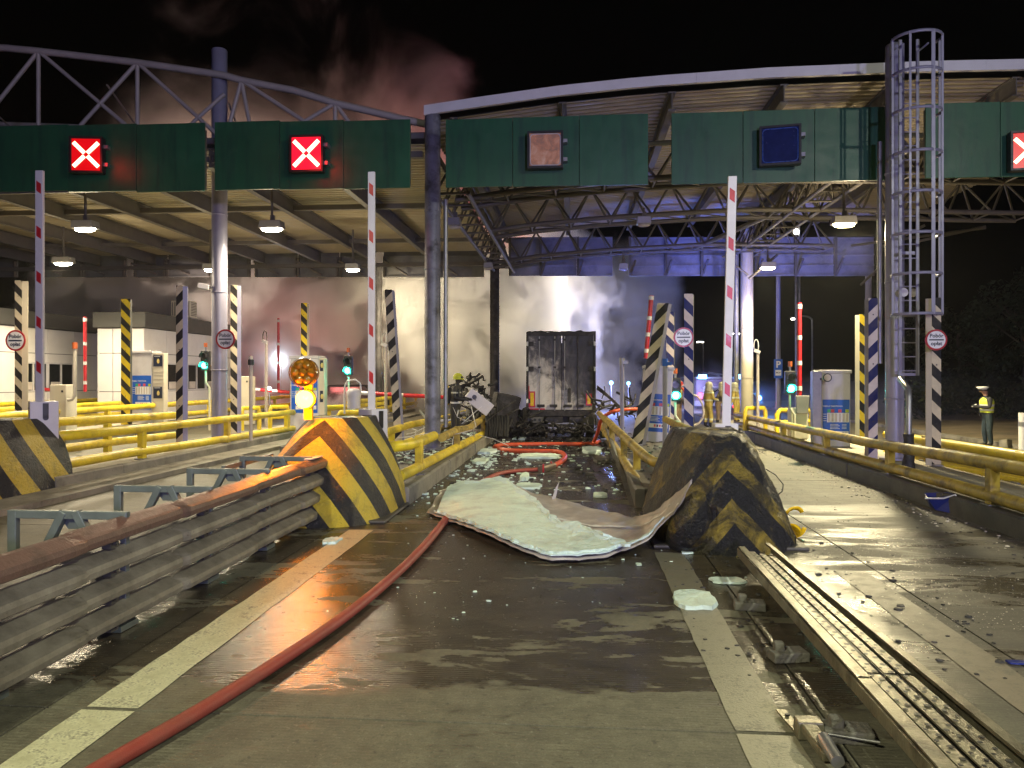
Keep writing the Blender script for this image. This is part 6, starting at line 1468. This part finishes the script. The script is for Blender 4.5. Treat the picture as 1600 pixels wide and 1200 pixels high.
t = thing('flood_lamp', 'small bright lamp seen through the lattice truss, above the yellowish floodlights', 'floodlight', at(1244, 362, 45)); c = t.location; s = MB(); s.sphere(c, .16, 6); part('lamp_glass', s, M['sl'], t); s = MB(); s.cyl((c.x, c.y, 0), c-Vector((0, 0, .15)), .08, 8); part('mast', s, M['steel'], t)
t = thing('lamp_mast', 'tall bluish mast carrying the blue parking sign', 'mast', at(1216, 640, 36)); c = t.location; s = MB(); s.cyl((c.x, c.y, 0), (c.x, c.y, 11), .12, 12, .08); part('mast', s, M['steel_lilac'], t)
t = thing('parking_sign', 'blue parking sign with a white P and a small white plate', 'road sign', at(1216, 576, 35.7)); c = Vector(t.location); w_ = 13/FPX*35.7
s = MB(); s.bb(c+Vector((-w_/2, 0, -.44)), c+Vector((w_/2, .02, .44))); part('board', s, M['print_blue'], t); put_text('lettering', 'P', .42, M['print_white'], t, (0, -.01, .18), .012)
s = MB(); s.bb(c+Vector((-.13, -.01, -.32)), c+Vector((.13, -.002, -.06))); pl = part('white_plate', s, M['print_white'], t); put_text('lettering', 'MOP', .10, M['print_navy'], pl, Vector((0, -.012, -.19)), .002)
for lab, px, D in (('thin far mast behind the blue parking sign', 1051, 55), ('slim pole rising behind the red upright barrier arm', 1249, 45)):
    t = thing('pole', lab, 'pole', at(px, 620, D)); c = t.location; s = MB(); s.cyl((c.x, c.y, 0), (c.x, c.y, 12), .06, 8); part('shaft', s, M['steel'], t)
t = thing('bollard', 'white bollard cut by the right edge of the photo', 'bollard', at(1600, 700, 19.5)); c = t.location; s = MB(); s.cyl((c.x, c.y, .0), (c.x, c.y, at(1600, 645, 19.5).z), .12, 14); part('post', s, M['white'], t); s = MB(); s.cyl((c.x, c.y, c.z+.55), (c.x, c.y, c.z+.66), .125, 14); part('band', s, M['steel'], t)
t = thing('kerb_remnant', 'small broken concrete block on the verge right of the officer', 'concrete block', at(1573, 699, 20.6)); s = MB(); chunk(s, Vector(t.location)+Vector((0, 0, -.02)), .22, rr, 1.1); part('block', s, M['kerb'], t)

# ================================================================== TREES AND THICKET ON THE RIGHT
def leaves(s, c, rad, n, rr, sz=.16):
    for _ in range(n):
        d = Vector((rr.gauss(0, 1), rr.gauss(0, 1), rr.gauss(0, 1))).normalized()*rr.random()**.4
        p = c+Vector((d.x*rad[0], d.y*rad[1], d.z*rad[2])); u = Vector((rr.uniform(-1, 1), rr.uniform(-1, 1), rr.uniform(-1, 1))).normalized()*sz; v = u.orthogonal().normalized()*sz*.6
        s.add([p-u, p-v, p+u, p+v], [(0, 1, 2, 3)])
rt_ = random.Random(5)
TL = ('dark tree directly behind the officer', 'dark tree behind the officer and to the left', 'dark tree between the ladder column and the rightmost round sign', 'tall dark tree at the right edge of the photo', 'dark rounded tree beyond the verge, left of the tallest one')
for k, (px, D, h) in enumerate(((1545, 44, 6.0), (1500, 50, 7.5), (1430, 58, 8), (1600, 42, 9), (1640, 55, 11))):
    b_ = at(px, 640, D); b_.z = 0; t = thing('tree', TL[k], 'tree', b_, 'dark trees beyond the verge')
    s = MB(); s.tube([b_, b_+Vector((.1, 0, h*.3)), b_+Vector((-.1, .1, h*.6)), b_+Vector((.1, 0, h*.85))], .15, 8, rr=[.2, .15, .1, .04])
    for q in range(7):
        a = rt_.uniform(0, 6.28); z = h*rt_.uniform(.25, .7); s.tube([b_+Vector((0, 0, z)), b_+Vector((cos(a)*h*.13, sin(a)*h*.13, z+h*.08)), b_+Vector((cos(a)*h*.25, sin(a)*h*.25, z+h*.18))], .05, 5, rr=[.06, .04, .015])
    part('trunk', s, M['bark'], t)
    s = MB()
    for q in range(16):
        a = rt_.uniform(0, 6.28); r_ = h*.24*rt_.random()**.5; leaves(s, b_+Vector((r_*cos(a), r_*sin(a), h*rt_.uniform(.22, .95))), (h*.12, h*.12, h*.09), 150, rt_)
    part('crown', s, M['leaf'], t)
s = MB()
for k in range(70):
    px = rt_.uniform(1405, 1720); b_ = at(px, 640, rt_.uniform(33, 40)); leaves(s, Vector((b_.x, b_.y, rt_.uniform(.4, 1.5))), (.9, .9, .7), 110, rt_, .13)
o = struct('undergrowth', s, M['leaf'], 'stuff', None, 'low dark thicket along the far side of the verge'); o['category'] = 'undergrowth'

# ================================================================== SMOKE
def smoke(name, label, a, b, dens, col, shape, scale=.16, k=3.2, bias=.5, aniso=0.0, vscale=1.0):
    s = MB(); s.bb(a, b); g = N(name); P = g.pos(); X, Y, Z = g.xyz(P)
    warp = g.mapv(P, (1, 1, vscale))
    n = g.noise(warp, scale, 8, .62, .5)
    sh = shape(g, X, Y, Z)
    # soft box faces
    d = g.m('MULTIPLY', g.m('ADD', g.m('SUBTRACT', n, bias), sh), k, clamp=True)
    d = g.m('MULTIPLY', g.m('MULTIPLY', d, d), dens)
    for ax, lo, hi in ((X, a[0], b[0]), (Y, a[1], b[1]), (Z, a[2]-9, b[2])):
        d = g.m('MULTIPLY', d, g.m('MULTIPLY', g.ss(ax, lo, lo+2.0), g.ss(ax, hi, hi-2.0)))
    v = g.n('ShaderNodeVolumePrincipled', None, Color=(*col, 1), Density=d, Anisotropy=aniso); g.t.links.new(v.outputs[0], g.out.inputs['Volume'])
    o = struct(name, s, g.mat, 'stuff', None, label); o['category'] = 'smoke'; return o
def blob(g, X, Z, cx, cz, rx, rz, amt):      # a thinner or thicker spot of the plume
    dx = g.m('DIVIDE', g.m('SUBTRACT', X, cx), rx); dz = g.m('DIVIDE', g.m('SUBTRACT', Z, cz), rz)
    r2 = g.m('ADD', g.m('MULTIPLY', dx, dx), g.m('MULTIPLY', dz, dz)); return g.m('MULTIPLY', g.ss(r2, 1.3, .2), amt)
def main_shape(g, X, Y, Z):
    P = g.pos(); lo = g.noise(P, .09, 2, .5); X2 = g.m('ADD', g.m('ADD', X, g.m('MULTIPLY_ADD', lo, 14, -7)), g.m('MULTIPLY_ADD', g.noise(P, .42, 5, .65), 7, -3.5))
    Z2 = g.m('ADD', Z, g.m('MULTIPLY_ADD', g.noise(P, .13, 2, .5), 9, -4.5))
    b = g.m('MULTIPLY_ADD', g.ss(X2, 1.9, -2.2), .72, -.80)
    b = g.m('ADD', b, g.m('MULTIPLY', g.m('DIVIDE', g.m('SUBTRACT', Y, 36), 20, clamp=True), 1.15))
    b = g.m('ADD', b, g.m('MULTIPLY_ADD', g.noise(P, .17, 3, .5), 1.3, -.65))
    b = g.m('SUBTRACT', b, blob(g, X2, Z2, -25.5, 3.2, 7, 4.4, .55))
    b = g.m('SUBTRACT', b, blob(g, X2, Z2, -12.0, 2.6, 4.2, 3.0, .50))
    b = g.m('SUBTRACT', b, g.m('MULTIPLY', g.ss(X, -27, -33), .6))
    return g.m('SUBTRACT', b, g.m('MULTIPLY', g.ss(Z, 7.5, 11), .34))
smoke('smoke', 'thick beige smoke plume filling the far side of the plaza', (-38, 36, .0), (7, 56, 12), 1.8, (.93, .91, .87), main_shape, .46, 7.0, .50)
smoke('smoke', 'dim smoke rising into the night above the left canopy roof', (-30, 38, 9.5), (3, 47, 26), .42, (.75, .66, .64), lambda g, X, Y, Z: g.m('SUBTRACT', g.m('MULTIPLY', g.ss(X, -1.5, -8), .30), g.m('ADD', g.m('MULTIPLY', g.ss(Z, 12, 21), .30), g.m('MULTIPLY', g.ss(X, -23, -30), .4))), .17, 3.4, .53)
smoke('smoke', 'thin bluish mist drifting low behind the right-hand islands', (3, 33, .0), (22, 48, 5.5), .11, (.9, .92, 1.0), lambda g, X, Y, Z: g.m('SUBTRACT', .2, g.m('MULTIPLY', g.ss(Z, .6, 4.5), .45)), .22, 2.2, .5)
# unseen spots added to light the plume, in warm, blue and red tints
for loc, tgt, p, c, a in (((-9.0, 34.0, 5.2), (-4, 44, 3.5), 2500, (1.0, .82, .54), 150), ((-17, 34.0, 5.6), (-20, 46, 4.0), 1500, (1.0, .76, .62), 150), ((3.4, 36.2, 6.6), (-4.0, 42, 3.5), 4600, (1.0, .88, .66), 140),
                       ((7.0, 38, 1.5), (-1.0, 44, 4), 3000, (.40, .42, 1.0), 130), ((-15, 37, 1.5), (-15, 46, 5), 700, (1.0, .22, .20), 140), ((-10, 37, 9.2), (-12, 42, 18), 3000, (1.0, .62, .48), 120), ((-20, 37, 9.4), (-19, 42, 16), 4800, (1.0, .72, .55), 120), ((-3, 37, 9.2), (-5, 42, 15), 4200, (1.0, .24, .22), 110)):
    lamp('SPOT', 'work_light_beam', loc, p, c, .9, tgt, a, .8)
lamp('SPOT', 'blue_flash_glow', (3.6, 27, 1.2), 7000, (.08, .16, 1.0), .15, (3.4, 33.6, 7.2), 70, .5)  # unseen blue spots added to colour the right canopy's rear fascia
lamp('SPOT', 'blue_flash_glow', (8.0, 27, 1.2), 3500, (.12, .18, 1.0), .15, (8.0, 33.6, 7.2), 60, .5)
lamp('SPOT', 'blue_flash_glow', (-.6, 27, 1.4), 3000, (.10, .20, 1.0), .15, (.0, 33.6, 7.2), 50, .5)

# thin smoky air over the whole plaza: lamps get their soft glow from it
s = MB(); s.bb((-60, -16, -1.2), (45, 125, 13.8)); g = N('thin_smoky_air')
v = g.n('ShaderNodeVolumePrincipled', None, Color=(.95, .95, .97, 1), Density=.00035, Anisotropy=.55); g.t.links.new(v.outputs[0], g.out.inputs['Volume'])
struct('haze', s, g.mat, 'stuff')
